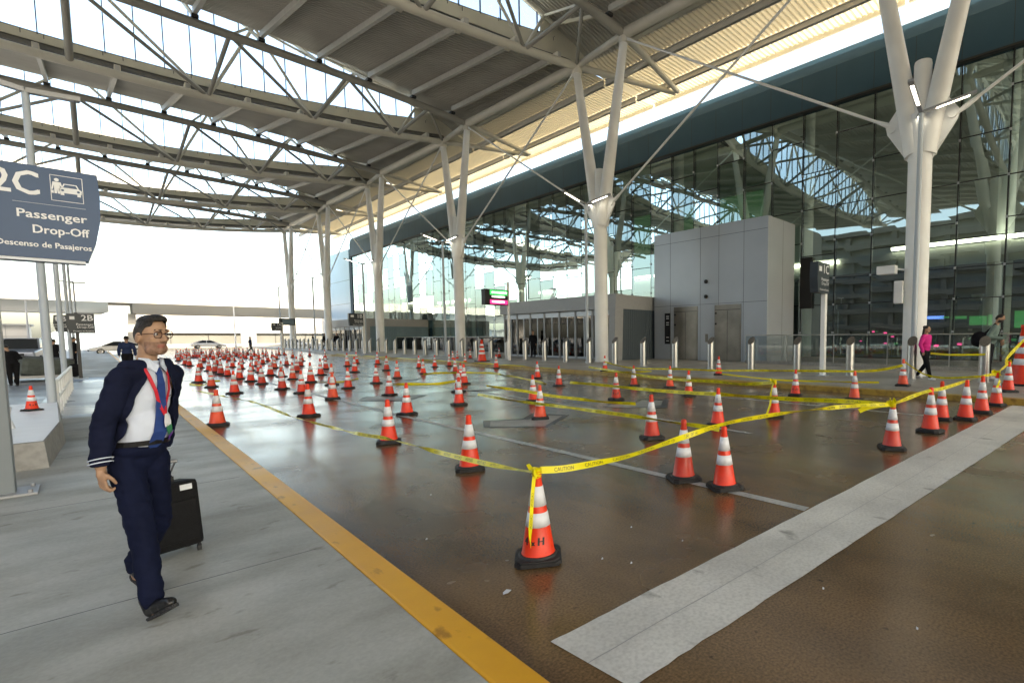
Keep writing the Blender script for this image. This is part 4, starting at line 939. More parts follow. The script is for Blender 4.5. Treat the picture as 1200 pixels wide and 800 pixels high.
def small_sign(loc, zt, zb, w_, letters, label, post='steelw', thick=.3, side=-1, extra=True, pw=.11, x01=None):
    x, y, z = loc; t = empty('lane_sign', loc, label, 'sign')
    b = MB(); b.bbox(x-pw, x+pw, y-pw*.8, y+pw*.8, z, zt+.05, .01); b.build('post', M[post], t)
    b = MB(); b.box(x-.2, x+.2, y-.2, y+.2, z, z+.03); b.build('base_plate', M['post'], t)
    x0, x1 = (x-.14-w_, x-.05) if side < 0 else (x+.05, x+.14+w_)
    if x01: x0, x1 = x01
    b = MB(); b.prism([(x0+.04, zb), (x1, zb), (x1, zt), (x0, zt), (x0-.03, (zt+zb)/2)], 'y', y-.22, y+.1); b.build('panel', M['signdark'], t)
    h = zt-zb; yy = y-.225; xr = x1-.06*w_
    b = MB(); text_on(b, letters, h*.42, (xr, yy, zt-h*.36), (1, 0, 0), (0, 0, 1), 'RIGHT', .95, .006)
    text_on(b, 'Passenger', h*.15, (xr, yy, zt-h*.60), (1, 0, 0), (0, 0, 1), 'RIGHT'); text_on(b, 'Drop-Off', h*.15, (xr, yy, zt-h*.74), (1, 0, 0), (0, 0, 1), 'RIGHT')
    if extra: text_on(b, 'Descenso de Pasajeros', h*.085, (xr, yy, zb+h*.08), (1, 0, 0), (0, 0, 1), 'RIGHT', .9)
    b.box(x0+w_*.12, x0+w_*.36, yy, yy+.004, zt-h*.30, zt-h*.14)
    b.build('lettering', M['white'], t, fixn=False)
    return t
small_sign((19.75, 8.42, .15), 4.62, 3.45, 1.0, '1C', 'dark 1C drop-off sign on a white post beside the bollards')
small_sign((18.35, 56, .15), 4.2, 2.95, 1.2, '1B', 'dark 1B sign standing before the blue-grey screened entrance')
small_sign((15.6, 75.5, .15), 3.6, 2.65, .9, '1A', 'small dark 1A sign near the farthest V column')
small_sign((-.38, 30.6, .12), 2.72, 1.95, .55, '2B', 'dark 2B sign in the distance on the left sidewalk', post='dark', side=1, pw=.05, x01=(-.62, .1))
small_sign((-.80, 31.6, .12), 2.68, 2.0, .3, '2B', 'dark sign half hidden behind the dark 2B sign', post='dark', side=-1, pw=.04, x01=(-.98, -.64), extra=False)
# lit board + farthest display
t = empty('information_board', (19.4, 31.0, .15), 'black lit information board with green and magenta rows on white post', 'display')
b = MB(); b.tube((19.4, 31, .15), (19.4, 31, 5.6), .11, .09, 12); b.build('post', M['steelw'], t)
b = MB(); b.bbox(17.55, 19.28, 30.8, 31.3, 3.95, 5.0, .03); bd = b.build('housing', M['black'], t); W[bd.name] = W[t.name]
for z0, z1, m in ((4.62, 4.95, 'ledg'), (4.01, 4.30, 'ledm')): b = MB(); b.box(17.9, 19.22, 30.785, 30.797, z0, z1); b.build('screen_row', M[m], bd)
b = MB(); rnd = random.Random(5)
for z in (4.74, 4.46, 4.12):
    x = 18.05
    while x < 19.0: wl = rnd.uniform(.05, .12); b.box(x, x+wl, 30.776, 30.784, z, z+.1); x += wl+.025
b.lathe([(.06, 0), (.06, .006)], n=12, M=Matrix.Translation((19.1, 30.783, 4.8)) @ Matrix.Rotation(PI/2, 4, 'X'))
b.build('screen_characters', M['ledw'], bd)
t = empty('hanging_display', (20.5, 96, 3.8), 'small grey display beside the farthest V column', 'display')
b = MB(); b.bbox(19.5, 21.6, 95.8, 96.2, 3.8, 4.85, .03); b.build('housing', M['signdark'], t)
b = MB(); b.box(19.9, 21.4, 95.78, 95.795, 3.95, 4.7); b.build('screen', M['booth'], t)
b = MB(); b.tube((21.55, 96, .15), (21.55, 96, 4.9), .09, n=10); b.build('post', M['steelw'], t)
# security cameras on the nearest column
for z, yy, lb in ((4.4, 6.3, 'white box camera on an arm left of the nearest V column'), (3.5, 6.0, 'white upright sensor box left of the nearest V column')):
    t = empty('security_camera', (21.6, yy, z), lb, 'camera')
    b = MB(); b.beam((21.95, YC[3]+.5, z), (21.6, yy, z+.05), .06, .06); b.build('arm', M['steelw'], t)
    b = MB()
    if z > 4: b.bbox(21.3, 21.65, yy-.1, yy+.62, z-.17, z+.17, .03)
    else: b.bbox(21.45, 21.65, yy-.05, yy+.28, z-.45, z+.45, .03)
    b.build('housing', M['steelw'], t)
# ------------------------------------------------------------------ left side things
t = empty('concrete_plinth', (-1.0, 12.8, .12), 'low concrete plinth with a sunlit white top behind the sign post', 'plinth')
b = MB(); b.add([(-1.9, 9.75, .12), (-.44, 9.75, .12), (-.36, 12, .12), (-.5, 15.8, .12), (-1.9, 15.8, .12), (-1.9, 9.85, .44), (-.47, 9.85, .44), (-.40, 12, .44), (-.53, 15.8, .44), (-1.9, 15.8, .44)], [(4, 3, 2, 1, 0), (5, 6, 7, 8, 9), (0, 1, 6, 5), (1, 2, 7, 6), (2, 3, 8, 7), (3, 4, 9, 8), (4, 0, 5, 9)])
b.build('block', M['conc2'], t)
b = MB(); b.add([(-1.9, 9.87, .446), (-.48, 9.87, .446), (-.41, 12, .446), (-.54, 15.75, .446), (-1.9, 15.75, .446)], [(0, 1, 2, 3, 4)]); b.build('sunlit_top_tone', M['plinthtop'], t)  # white face stands in for sunlight on the top
cone(0, 0, 'small cone on the sunlit white plinth by the lamp post', .446, .62, at=(-.78, 14.2, .446), far=False)
t = empty('plastic_marker', (-.88, 11.6, .446), 'white hourglass-shaped plastic marker with red tip on the plinth', 'marker')
b = MB(); b.lathe([(.085, 0), (.08, .02), (.05, .14), (.045, .18), (.06, .26), (.065, .30), (.03, .33)], (-.88, 11.6, .446), 16); b.build('body', M['collar'], t)
b = MB(); b.lathe([(.018, 0), (.022, .04), (.01, .07)], (-.88, 11.6, .775), 10); b.build('tip', M['orange'], t)
t = empty('railing', (-.55, 16.3, .12), 'white metal railing on the left sidewalk between lamp posts', 'railing')
for z in (.84, .5): b = MB(); b.tube((-.55, 16.35, z), (-.5, 24.2, z), .035, n=8); b.build('rail', M['steelw'], t)
for i in range(9): y = 16.35 + i*.98; b = MB(); b.tube((-.55+.006*i, y, .12), (-.55+.006*i, y, .84), .03, n=8); b.build('post', M['steelw'], t)
t = empty('covered_luggage_pile', (-1.5, 32, 0), 'grey-green tarpaulin-covered luggage cart behind the left railing', 'luggage cart')
Mx = Matrix.Translation((-1.55, 33, .55)) @ Matrix.Rotation(.12, 4, 'Y') @ Matrix.Rotation(.3, 4, 'Z')
b = MB(); b.bbox(-.75, .75, -1.1, 1.1, -.3, .42, .2, Mx); b.build('cover', M['tarp'], t)
for s_ in (-.25, .1): b = MB(); b.bbox(-.78, .78, s_*3-.05, s_*3+.1, -.28, .44, .03, Mx); b.build('strap', M['dark'], t)
for wx in (-2.1, -1.0):
    b = MB(); b.lathe([(.11, -.05), (.11, .05)], n=14, M=Matrix.Translation((wx, 32.2, .11)) @ Matrix.Rotation(PI/2, 4, 'Y')); b.build('wheel', M['tyre'], t)
b = MB(); b.box(-2.2, -.9, 32, 34, .14, .25); b.build('frame', M['lampgrey'], t)
# ------------------------------------------------------------------ flyover and far backdrop buildings
t = empty('flyover', (0, 131, 0), 'long white concrete flyover crossing behind the road, sunlit', 'flyover')
b = MB(); b.add([(-260, 131, 8.2), (260, 131, 8.2), (260, 131, 10.1), (-260, 131, 10.1), (-260, 131.4, 10.1), (260, 131.4, 10.1), (260, 144, 8.4), (-260, 144, 8.4), (260, 131.4, 8.6), (-260, 131.4, 8.6), (-260, 144, 8.2), (260, 144, 8.2)],
  [(0, 1, 2, 3), (3, 2, 5, 4), (4, 5, 8, 9), (9, 8, 6, 7), (0, 10, 11, 1), (7, 6, 11, 10)]); b.build('parapet', M['concw'], t)
b = MB()
for x0, x1 in ((-260, 2.2), (5.2, 260)): b.prism([(132.0, 8.2), (142, 8.2), (141, 6.35), (133.0, 6.35)], 'x', x0, x1)
b.build('girder', M['concg'], t)
b = MB(); b.tube((-260, 131.2, 10.8), (260, 131.2, 10.8), .05, n=6); b.build('hand_rail', M['concg'], t)
X = -60
while X < 70: b = MB(); b.box(X-.12, X+.12, 131.1, 131.3, 10.1, 10.85); b.build('rail_post', M['concg'], t); X += 4.1
for X in (-120, -80, -40, 4, 48, 90): b = MB(); b.bbox(X-1.6, X+1.6, 134.5, 139.5, 0, 6.34, .1); b.build('pier', M['concw'], t)
t = empty('lower_ramp', (60, 126, 0), 'lower white ramp wall under the flyover above a grey fence', 'ramp')
b = MB(); b.box(5.4, 220, 127, 130.6, 2.75, 6.0); b.build('ramp_wall', M['concw'], t)
b = MB(); b.box(5.4, 220, 127.4, 130, .7, 2.748); b.mi = 1
for i in range(40): b.box(9.5+i*5.2, 9.58+i*5.2, 127.3, 127.39, .6, 2.74)
b.build('screen_fence', [M['wallg'], M['dark']], t)
b = MB(); b.box(19.5, 22, 126.9, 127.3, 0, 2.74); b.build('fence_pier', M['lampgrey'], t)
b = MB(); b.box(5.4, 220, 126.8, 127.2, 0, .6); b.build('low_wall', M['concg'], t)
t = empty('abutment', (0, 128, 0), 'pale blue-grey sloping abutment under the flyover at left', 'abutment')
b = MB(); b.prism([(-5.4, 0), (4.0, 0), (4.4, 6.3), (2.0, 6.3), (-4.6, 2.6)], 'y', 128, 131.5); b.mi = 1
for z in (1.6, 3.1, 4.7): b.box(-4, 3.9, 127.97, 127.99, z, z+.06)
b.build('sloping_wall', [M['booth2'] if 'booth2' in M else M['concw'], M['concg']], t)
t = empty('utility_building', (-8, 120, 0), 'small pale panelled building at far left under the flyover', 'building')
b = MB(); b.box(-12.5, -6.3, 120, 126, 0, 3.7); b.mi = 1
for x in (-10.5, -8.4): b.box(x, x+.06, 119.97, 119.99, 0, 3.7)
b.box(-12.5, -6.3, 119.96, 119.99, 2.1, 2.15); b.build('wall', [M['concw'], M['concg']], t)
b = MB(); b.box(-12.8, -6.0, 119.7, 126.3, 3.7, 3.95); b.build('roof', M['concg'], t)
for x, y, h, lb in ((-6.2, 118, 7.4, 'thin far lamp pole at left under the flyover'), (17.5, 119, 8.5, 'thin white far lamp pole in front of the grey fence')):
    t = empty('far_lamp_pole', (x, y, 0), lb, 'lamp post'); b = MB(); b.tube((x, y, 0), (x, y, h), .13, .08, 8); b.build('pole', M['steelw' if x > 0 else 'lampgrey'], t)
    b = MB(); b.box(x-.7, x+.5, y-.1, y+.1, h, h+.1); b.build('lamp_head', M['lampgrey'], t)
# ------------------------------------------------------------------ people
def ss(a, b, x): t = max(0, min(1, (x-a)/(b-a))); return t*t*(3-2*t)
def cap_prim(bm, p0, p1, r0, r1, flat=1.):
    p0 = Vector(p0); p1 = Vector(p1); d = p1-p0; L = max(d.length, 1e-4); q = d.to_track_quat('Z', 'Y').to_matrix() if d.length > 1e-4 else Matrix.Identity(3)
    n = 16; rings = []
    for k in range(1, 5): a = PI/2*k/4; rings.append((-r0*math.cos(a), r0*math.sin(a)))
    for k in range(0, 4): a = PI/2*k/4; rings.append((L + r1*math.sin(a), r1*math.cos(a)))
    vs = []
    for z, r in rings: vs.append([bm.verts.new(p0 + q @ Vector((r*math.cos(2*PI*i/n), r*math.sin(2*PI*i/n)*flat, z))) for i in range(n)])
    a = bm.verts.new(p0 + q @ Vector((0, 0, -r0))); c = bm.verts.new(p0 + q @ Vector((0, 0, L+r1)))
    for k in range(len(vs)-1):
        for i in range(n): bm.faces.new((vs[k][i], vs[k][(i+1) % n], vs[k+1][(i+1) % n], vs[k+1][i]))
    for i in range(n): bm.faces.new((a, vs[0][(i+1) % n], vs[0][i])); bm.faces.new((c, vs[-1][i], vs[-1][(i+1) % n]))
def ell_prim(bm, c, r, rot=None):
    m = Matrix.Translation(c) @ (rot.to_4x4() if rot else Matrix.Identity(4)) @ Matrix.Diagonal((*r, 1)); bmesh.ops.create_uvsphere(bm, u_segments=20, v_segments=14, radius=1, matrix=m)
def blob(name, prims, vox, mats, parent, warp=None, smooth=2, cut=None, matfn=None, solid=0, post=None, wr=0):
    bm = bmesh.new()
    for p in prims:
        if p[0] == 'c': cap_prim(bm, *p[1:])
        else: ell_prim(bm, *p[1:])
    me = bpy.data.meshes.new(name); bm.to_mesh(me); bm.free(); ob = bpy.data.objects.new('tmp', me); COL.objects.link(ob)
    m = ob.modifiers.new('r', 'REMESH'); m.mode = 'VOXEL'; m.voxel_size = vox; m.use_smooth_shade = True
    if smooth: s = ob.modifiers.new('s', 'SMOOTH'); s.iterations = smooth; s.factor = .5
    dg = bpy.context.evaluated_depsgraph_get(); dg.update(); m2 = bpy.data.meshes.new_from_object(ob.evaluated_get(dg)); bpy.data.objects.remove(ob); bpy.data.meshes.remove(me)
    if cut:
        bm = bmesh.new(); bm.from_mesh(m2); dl = [f for f in bm.faces if cut(f.calc_center_median())]; bmesh.ops.delete(bm, geom=dl, context='FACES'); bm.to_mesh(m2); bm.free()
        bm = bmesh.new(); bm.from_mesh(m2)                           # even out the cut edges
        for _ in range(14):
            nw = {}
            for v in bm.verts:
                if v.is_boundary:
                    nb = [e.other_vert(v).co for e in v.link_edges if e.is_boundary]
                    if len(nb) == 2: nw[v] = v.co*.4 + (nb[0]+nb[1])*.3
            for v, c in nw.items(): v.co = c
        bm.to_mesh(m2); bm.free()
    if not isinstance(mats, (list, tuple)): mats = [mats]
    m2.materials.clear()
    for q in mats: m2.materials.append(q)
    if matfn:
        for p in m2.polygons: p.material_index = matfn(p.center)
    if wr:
        m2.update()
        nn = [v.normal.copy() for v in m2.vertices]
        for v, nv in zip(m2.vertices, nn):
            c = v.co; q = noise.noise(Vector((c.x*9+3, c.y*9, c.z*22 + c.x*14))) + .5*noise.noise(Vector((c.x*22, c.y*22+5, c.z*38)))
            v.co = c + nv*q*wr
    if post:
        for v in m2.vertices: v.co = post(v.co.copy())
    if warp:
        for v in m2.vertices: v.co = warp(v.co.copy())
    m2.name = name; o = bpy.data.objects.new(name, m2); COL.objects.link(o); o.parent = parent
    for p in m2.polygons: p.use_smooth = True
    if solid:
        sm = o.modifiers.new('solid', 'SOLIDIFY'); sm.thickness = solid; sm.offset = 1
        dg = bpy.context.evaluated_depsgraph_get(); dg.update(); m3 = bpy.data.meshes.new_from_object(o.evaluated_get(dg)); o.modifiers.clear(); o.data = m3
    return o
M['skin'] = mat('skin_tan', (.40, .24, .155), .5, var=.08, scale=14)
M['skin2'] = mat('skin_stubble', (.27, .155, .108), .6, var=.2, scale=60)
M['lip'] = mat('lips', (.34, .13, .10), .45)
M['hair'] = mat('black_hair', (.018, .014, .012), .45, var=.4, scale=40, bump=.6, bscale=120)
M['hair2'] = mat('short_faded_hair', (.045, .038, .034), .7, var=.3, scale=60)
M['navy'] = mat('navy_cloth', (.009, .012, .032), .85, spec=.12, var=.2, scale=9, bump=.45, bscale=9)
M['navy2'] = mat('navy_trouser_cloth', (.006, .009, .028), .85, spec=.12, var=.2, scale=6, bump=.6, bscale=7)
M['shirt'] = mat('pale_blue_shirt', (.62, .68, .80), .75, var=.05, scale=5, bump=.5, bscale=9)
M['tiem'] = mat('royal_blue_tie', (.020, .055, .22), .5, var=.1, scale=30)
M['red'] = mat('red_lanyard', (.62, .02, .04), .5)
M['greenb'] = mat('green_badge', (.04, .25, .12), .4); M['purple'] = mat('purple_badge', (.16, .04, .42), .4)
M['shoe'] = mat('black_leather', (.012, .012, .013), .3); M['eye'] = mat('eye_white', (.7, .68, .66), .2)
M['frame'] = mat('dark_glasses_frame', (.05, .015, .015), .25); M['lens'] = clear_glass('spectacle_lens', (.93, .92, .92), .45)
M['pink'] = mat('magenta_jacket', (.62, .02, .22), .8, var=.1, scale=6, bump=.3, bscale=9); M['blackc'] = mat('black_cloth', (.010, .010, .012), .8, spec=.12, var=.2, scale=6, bump=.3, bscale=8)
M['teal'] = mat('grey_green_hoodie', (.13, .19, .17), .85, var=.15, scale=6, bump=.3, bscale=9); M['bluec'] = mat('dark_blue_shirt', (.015, .03, .09), .8, var=.15, scale=6)
M['whitec'] = mat('white_trainers', (.7, .7, .72), .5); M['case'] = mat('black_suitcase_fabric', (.010, .010, .011), .7, spec=.15, var=.2, scale=20, bump=.3, bscale=120)
YAW = math.radians(25); BASE = Vector((.145, 4.22, .12))
man = empty('person', BASE, 'man in navy jacket, blue tie, glasses and red lanyard walking on the sidewalk', 'person'); man.rotation_euler = (0, 0, YAW); man.scale = (.84, .84, 1); W[man.name] = Vector((0, 0, 0))
HK = 1.0
def warp(v):
    x, y, z = v
    a = math.radians(15)*ss(.88, 1.30, z); c, s = math.cos(a), math.sin(a); x, y = x*c - y*s, x*s + y*c
    if z > 1.40 and abs(v.x) < .16:
        h = math.radians(-7)*ss(1.46, 1.545, z); c, s = math.cos(h), math.sin(h); x, y = x*c - y*s, x*s + y*c
    k = max(0, z-.90); y -= .17*k; x += .075*k
    return Vector((x, y, z))
def hand(wrist, out, side, curl=1.):
    w_ = Vector(wrist); P_ = []
    P_.append(('c', w_, w_ + Vector((0, -.006, -.05)), .023, .028, .8)); c = w_ + Vector((0, -.008, -.075))
    P_.append(('e', c + Vector((0, 0, .012)), (.019, .040, .040)))
    for i, (yy, ln) in enumerate(((-.030, .9), (-.010, 1.), (.010, .95), (.029, .78))):
        p0 = c + Vector((0, yy, -.018)); p1 = p0 + Vector((side*.006, -.002, -.036*ln)); p2 = p1 + Vector((side*.022*curl, 0, -.018*ln)); p3 = p2 + Vector((side*.016*curl, .0, .012*ln))
        P_ += [('c', p0, p1, .0098, .0092), ('c', p1, p2, .0092, .0085), ('c', p2, p3, .0085, .0075)]
    t0 = c + Vector((side*.008, -.034, .022)); t1 = t0 + Vector((side*.016, -.022, -.022)); t2 = t1 + Vector((side*.014, -.002, -.024))
    P_ += [('c', t0, t1, .013, .0105), ('c', t1, t2, .0105, .0085)]
    return P_
WR, WLh = (-.214, -.03, .895), (.255, .22, .90)
legs = lambda g: [('c', (-.075, 0, .88), (-.10, -.18, .50), .083+g, .060+g), ('c', (-.10, -.18, .50), (-.115, -.255, .12), .064+g, .047+g),
                  ('c', (.075, 0, .88), (.10, .03, .49), .083+g, .060+g), ('c', (.10, .03, .49), (.10, .33, .17), .064+g, .047+g), ('e', (0, .01, .93), (.132+g, .108+g, .12))]
armsP = lambda g: [('c', (-.168, .0, 1.375), (-.206, .03, 1.13), .050+g, .042+g), ('c', (-.206, .03, 1.13), WR, .040+g, .03+g), ('c', (.168, 0, 1.375), (.235, .10, 1.14), .050+g, .042+g), ('c', (.235, .10, 1.14), WLh, .042+g, .03+g)]
torso = lambda g: [('e', (0, .0, 1.25), (.155+g, .112+g, .21)), ('e', (0, -.030, 1.07), (.142+g, .128+g, .15)), ('c', (-.125, .005, 1.38), (.125, .005, 1.38), .062+g, .062+g), ('c', (-.10, .01, 1.42), (.10, .01, 1.42), .055+g, .055+g), ('e', (0, .01, .98), (.14+g, .115+g, .12))]
head = [('e', (0, .005, 1.632), (.074, .094, .092)), ('e', (0, -.035, 1.585), (.062, .066, .075)), ('c', (-.032, -.055, 1.538), (.032, -.055, 1.538), .033, .033), ('e', (0, -.088, 1.530), (.024, .018, .02)),
        ('c', (0, -.096, 1.628), (0, -.118, 1.592), .009, .0135), ('e', (-.012, -.108, 1.588), (.009, .010, .008)), ('e', (.012, -.108, 1.588), (.009, .010, .008)),
        ('c', (-.034, -.086, 1.645), (.034, -.086, 1.645), .0115, .0115), ('e', (-.040, -.066, 1.60), (.020, .022, .018)), ('e', (.040, -.066, 1.60), (.020, .022, .018)),
        ('e', (0, -.098, 1.562), (.022, .010, .0055)), ('e', (0, -.096, 1.552), (.020, .010, .0065)),
        ('e', (-.076, .004, 1.605), (.010, .021, .032)), ('e', (.076, .004, 1.605), (.010, .021, .032)),
        ('c', (0, .012, 1.40), (0, .014, 1.56), .056, .050), ('e', (0, .012, 1.43), (.085, .06, .035))]
def skinmat(c):
    if c.z > 1.515 and c.y < -.03 and c.z < 1.583 and not (abs(c.x) < .021 and 1.546 < c.z < 1.568 and c.y < -.085): return 1
    if abs(c.x) < .021 and 1.546 < c.z < 1.568 and c.y < -.085: return 2
    return 0
blob('body', head + torso(-.02) + armsP(0) + legs(-.02) + hand(WR, -1, 1) + hand(WLh, 1, -1) + [('c', (-.115, -.255, .12), (-.115, -.30, .06), .04, .035), ('c', (.10, .33, .17), (.10, .30, .10), .04, .035)], .0048, [M['skin'], M['skin2'], M['lip']], man, warp, 2, matfn=skinmat)
def hairline(c): return (c.y < -.058 and c.z < 1.702) or (c.z < 1.645 and c.y < -.02 and abs(c.x) > .02) or (c.z < 1.60 and c.y < .03) or c.z < 1.555 or (c.y < -.03 and c.z < 1.668)
blob('hair', [('e', (0, .010, 1.640), (.0768, .0965, .0945)), ('e', (0, -.020, 1.708), (.058, .066, .032)), ('e', (.0, -.058, 1.712), (.042, .026, .020)), ('e', (0, .025, 1.70), (.062, .07, .038))], .005, [M['hair'], M['hair2']], man, warp, 2, cut=hairline, matfn=lambda c: 1 if c.z < 1.662 else 0, solid=.0015)
for s in (-1, 1):
    o = blob('eyebrow', [('c', (s*.015, -.098, 1.648), (s*.046, -.086, 1.650), .004, .0032)], .002, M['hair'], man, warp, 0)
    o = blob('eye', [('e', (s*.031, -.079, 1.626), (.0125, .0125, .0095))], .003, M['eye'], man, warp, 0)
    b = MB(); q = [warp(Vector((s*.031 + .0055*math.cos(a), -.0925, 1.626 + .0055*math.sin(a)))) for a in [2*PI*i/10 for i in range(10)]]; b.add(q + [warp(Vector((s*.031, -.0945, 1.626)))], [(i, (i+1) % 10, 10) for i in range(10)]); o = b.build('iris', M['hair'], None); o.parent = man
# spectacles
b = MB()
for s in (-1, 1):
    pts = [warp(Vector((s*.033 + .0235*math.copysign(abs(math.cos(a))**.7, math.cos(a)), -.108 + .25*abs(.0235*math.cos(a)) , 1.622 + .0185*math.copysign(abs(math.sin(a))**.7, math.sin(a))))) for a in [2*PI*i/20 for i in range(21)]]
    b.path(pts, .0022, 6)
    b.path([warp(Vector(p)) for p in ((s*.055, -.10, 1.628), (s*.072, -.085, 1.630), (s*.082, .0, 1.622), (s*.080, .012, 1.60))], .002, 6)
b.path([warp(Vector(p)) for p in ((-.010, -.112, 1.628), (.010, -.112, 1.628))], .0022, 6)
gl = b.build('glasses_frame', M['frame'], None); gl.parent = man
b = MB()
for s in (-1, 1):
    q = [warp(Vector((s*.033 + .0225*math.copysign(abs(math.cos(a))**.7, math.cos(a)), -.107 + .25*abs(.0235*math.cos(a)), 1.622 + .0175*math.copysign(abs(math.sin(a))**.7, math.sin(a))))) for a in [2*PI*i/20 for i in range(20)]]
    b.add(q, [tuple(range(20))])
o = b.build('glasses_lenses', M['lens'], None, fixn=False); o.parent = man
# shirt, tie, lanyard
blob('shirt', torso(-.004) + [('c', (0, .010, 1.42), (0, .006, 1.47), .064, .060)], .006, M['shirt'], man, warp, 3, cut=lambda c: c.z > 1.475 or c.z < .94, wr=.004)
for s in (-1, 1):
    b = MB(); q = [(s*.004, -.080, 1.445), (s*.050, -.052, 1.487), (s*.068, .0, 1.492), (s*.074, -.004, 1.462), (s*.058, -.070, 1.43), (s*.036, -.098, 1.405)]
    v0 = [warp(Vector(p)) for p in q]; v1 = [warp(Vector((p[0], p[1]-.006, p[2]))) for p in q]; n = len(q)
    b.add(v0 + v1, [tuple(range(n)), tuple(range(n, 2*n))[::-1]] + [(i, (i+1) % n, n+(i+1) % n, n+i) for i in range(n)]); o = b.build('collar', M['shirt'], None); o.parent = man
def yf(z, x=0):                                                   # front of the shirt
    a = 0
    for c, r in (((0, .0, 1.25), (.151, .108, .21)), ((0, -.030, 1.07), (.138, .124, .15)), ((0, .01, .98), (.136, .111, .12))):
        k = 1 - ((x-c[0])/r[0])**2 - ((z-c[2])/r[2])**2
        if k > 0: a = min(a, c[1] - r[1]*math.sqrt(k))
    for yy, zz, r in ((.005, 1.38, .058), (.01, 1.42, .051)):
        if abs(z-zz) < r: a = min(a, yy - math.sqrt(r*r-(z-zz)**2))
    return a
def band_mesh(name, pts, m, th=.004, off=.006):                    # pts: (x, z, halfwidth)
    b = MB(); vs = []
    for i, (x, z, hw) in enumerate(pts):
        x2, z2 = (pts[i+1][0], pts[i+1][1]) if i < len(pts)-1 else (2*x-pts[i-1][0], 2*z-pts[i-1][1]); d = Vector((x2-x, z2-z)).normalized(); nn = Vector((-d.y, d.x))*hw
        for sx in (-1, 1):
            for o_ in (0, th): xx, zz = x+nn.x*sx, z+nn.y*sx; vs.append(warp(Vector((xx, yf(zz, xx) - off - o_, zz))))
    f = []
    for i in range(len(pts)-1): a = i*4; f += [(a, a+2, a+6, a+4), (a+1, a+5, a+7, a+3), (a, a+4, a+5, a+1), (a+2, a+3, a+7, a+6)]
    a = len(pts)*4-4; f += [(0, 1, 3, 2), (a, a+2, a+3, a+1)]; b.smooth = False; b.add(vs, f); o = b.build(name, m, None); o.parent = man; return o
band_mesh('tie', [(0, 1.436, .018), (0, 1.40, .022), (.0, 1.385, .017), (0, 1.34, .024), (.002, 1.25, .031), (.004, 1.15, .037), (.006, 1.06, .041), (.006, .985, .042), (.006, .955, .01)], M['tiem'], .006, .008)
band_mesh('lanyard', [(-.075, 1.435, .009), (-.066, 1.38, .009), (-.042, 1.30, .009), (-.012, 1.22, .009), (.018, 1.155, .009)], M['red'], .003, .016)
band_mesh('lanyard', [(.062, 1.435, .009), (.062, 1.38, .009), (.052, 1.30, .009), (.038, 1.22, .009), (.024, 1.155, .009)], M['red'], .003, .016)
band_mesh('badge', [(.022, 1.16, .008), (.028, 1.12, .022), (.038, 1.09, .022)], M['collar'], .004, .022)
band_mesh('badge', [(.040, 1.10, .018), (.060, 1.065, .020), (.078, 1.04, .016)], M['greenb'], .005, .02)
band_mesh('badge', [(.082, 1.045, .020), (.10, 1.02, .024), (.118, 1.0, .02)], M['purple'], .005, .022)
band_mesh('pen', [(.055, 1.255, .002), (.105, 1.265, .002)], M['dark'], .003, .006)
# jacket
def opening(c):
    if c.z < .955: return not (abs(c.x) > .19 and c.z > .90)
    if c.z > 1.475: return True
    if c.y > -.02 or abs(c.x) > .16: return False
    z = c.z; w_ = .058 + .070*ss(1.42, 1.25, z) + .014*ss(1.2, 1.0, z)
    return (-w_ - .004 < c.x < w_*.93 + .012)
blob('jacket', torso(.012) + armsP(.016) + [('c', (0, .014, 1.42), (0, .016, 1.465), .078, .070), ('e', (0, .02, 1.0), (.158, .128, .10))], .0065, M['navy'], man, warp, 3, cut=opening, solid=.006, wr=.009)
for s, w_, e_ in ((-1, WR, (-.206, .03, 1.13)), (1, WLh, (.235, .10, 1.14))):
    d = (Vector(w_) - Vector(e_)).normalized(); a = Vector(w_) - d*.005
    b = MB()
    for k in (0, 1):
        p = a - d*(.014 + k*.022); q = d.to_track_quat('Z', 'Y').to_matrix(); n = 16
        r = .0605; vs = [warp(p + dd + q @ Vector((r*math.cos(2*PI*i/n), r*math.sin(2*PI*i/n), 0))) for dd in (Vector((0, 0, 0)), d*.006) for i in range(n)]
        b.add(vs, [(i, (i+1) % n, n+(i+1) % n, n+i) for i in range(n)])
    o = b.build('cuff_stripes', M['shirt'], None); o.parent = man
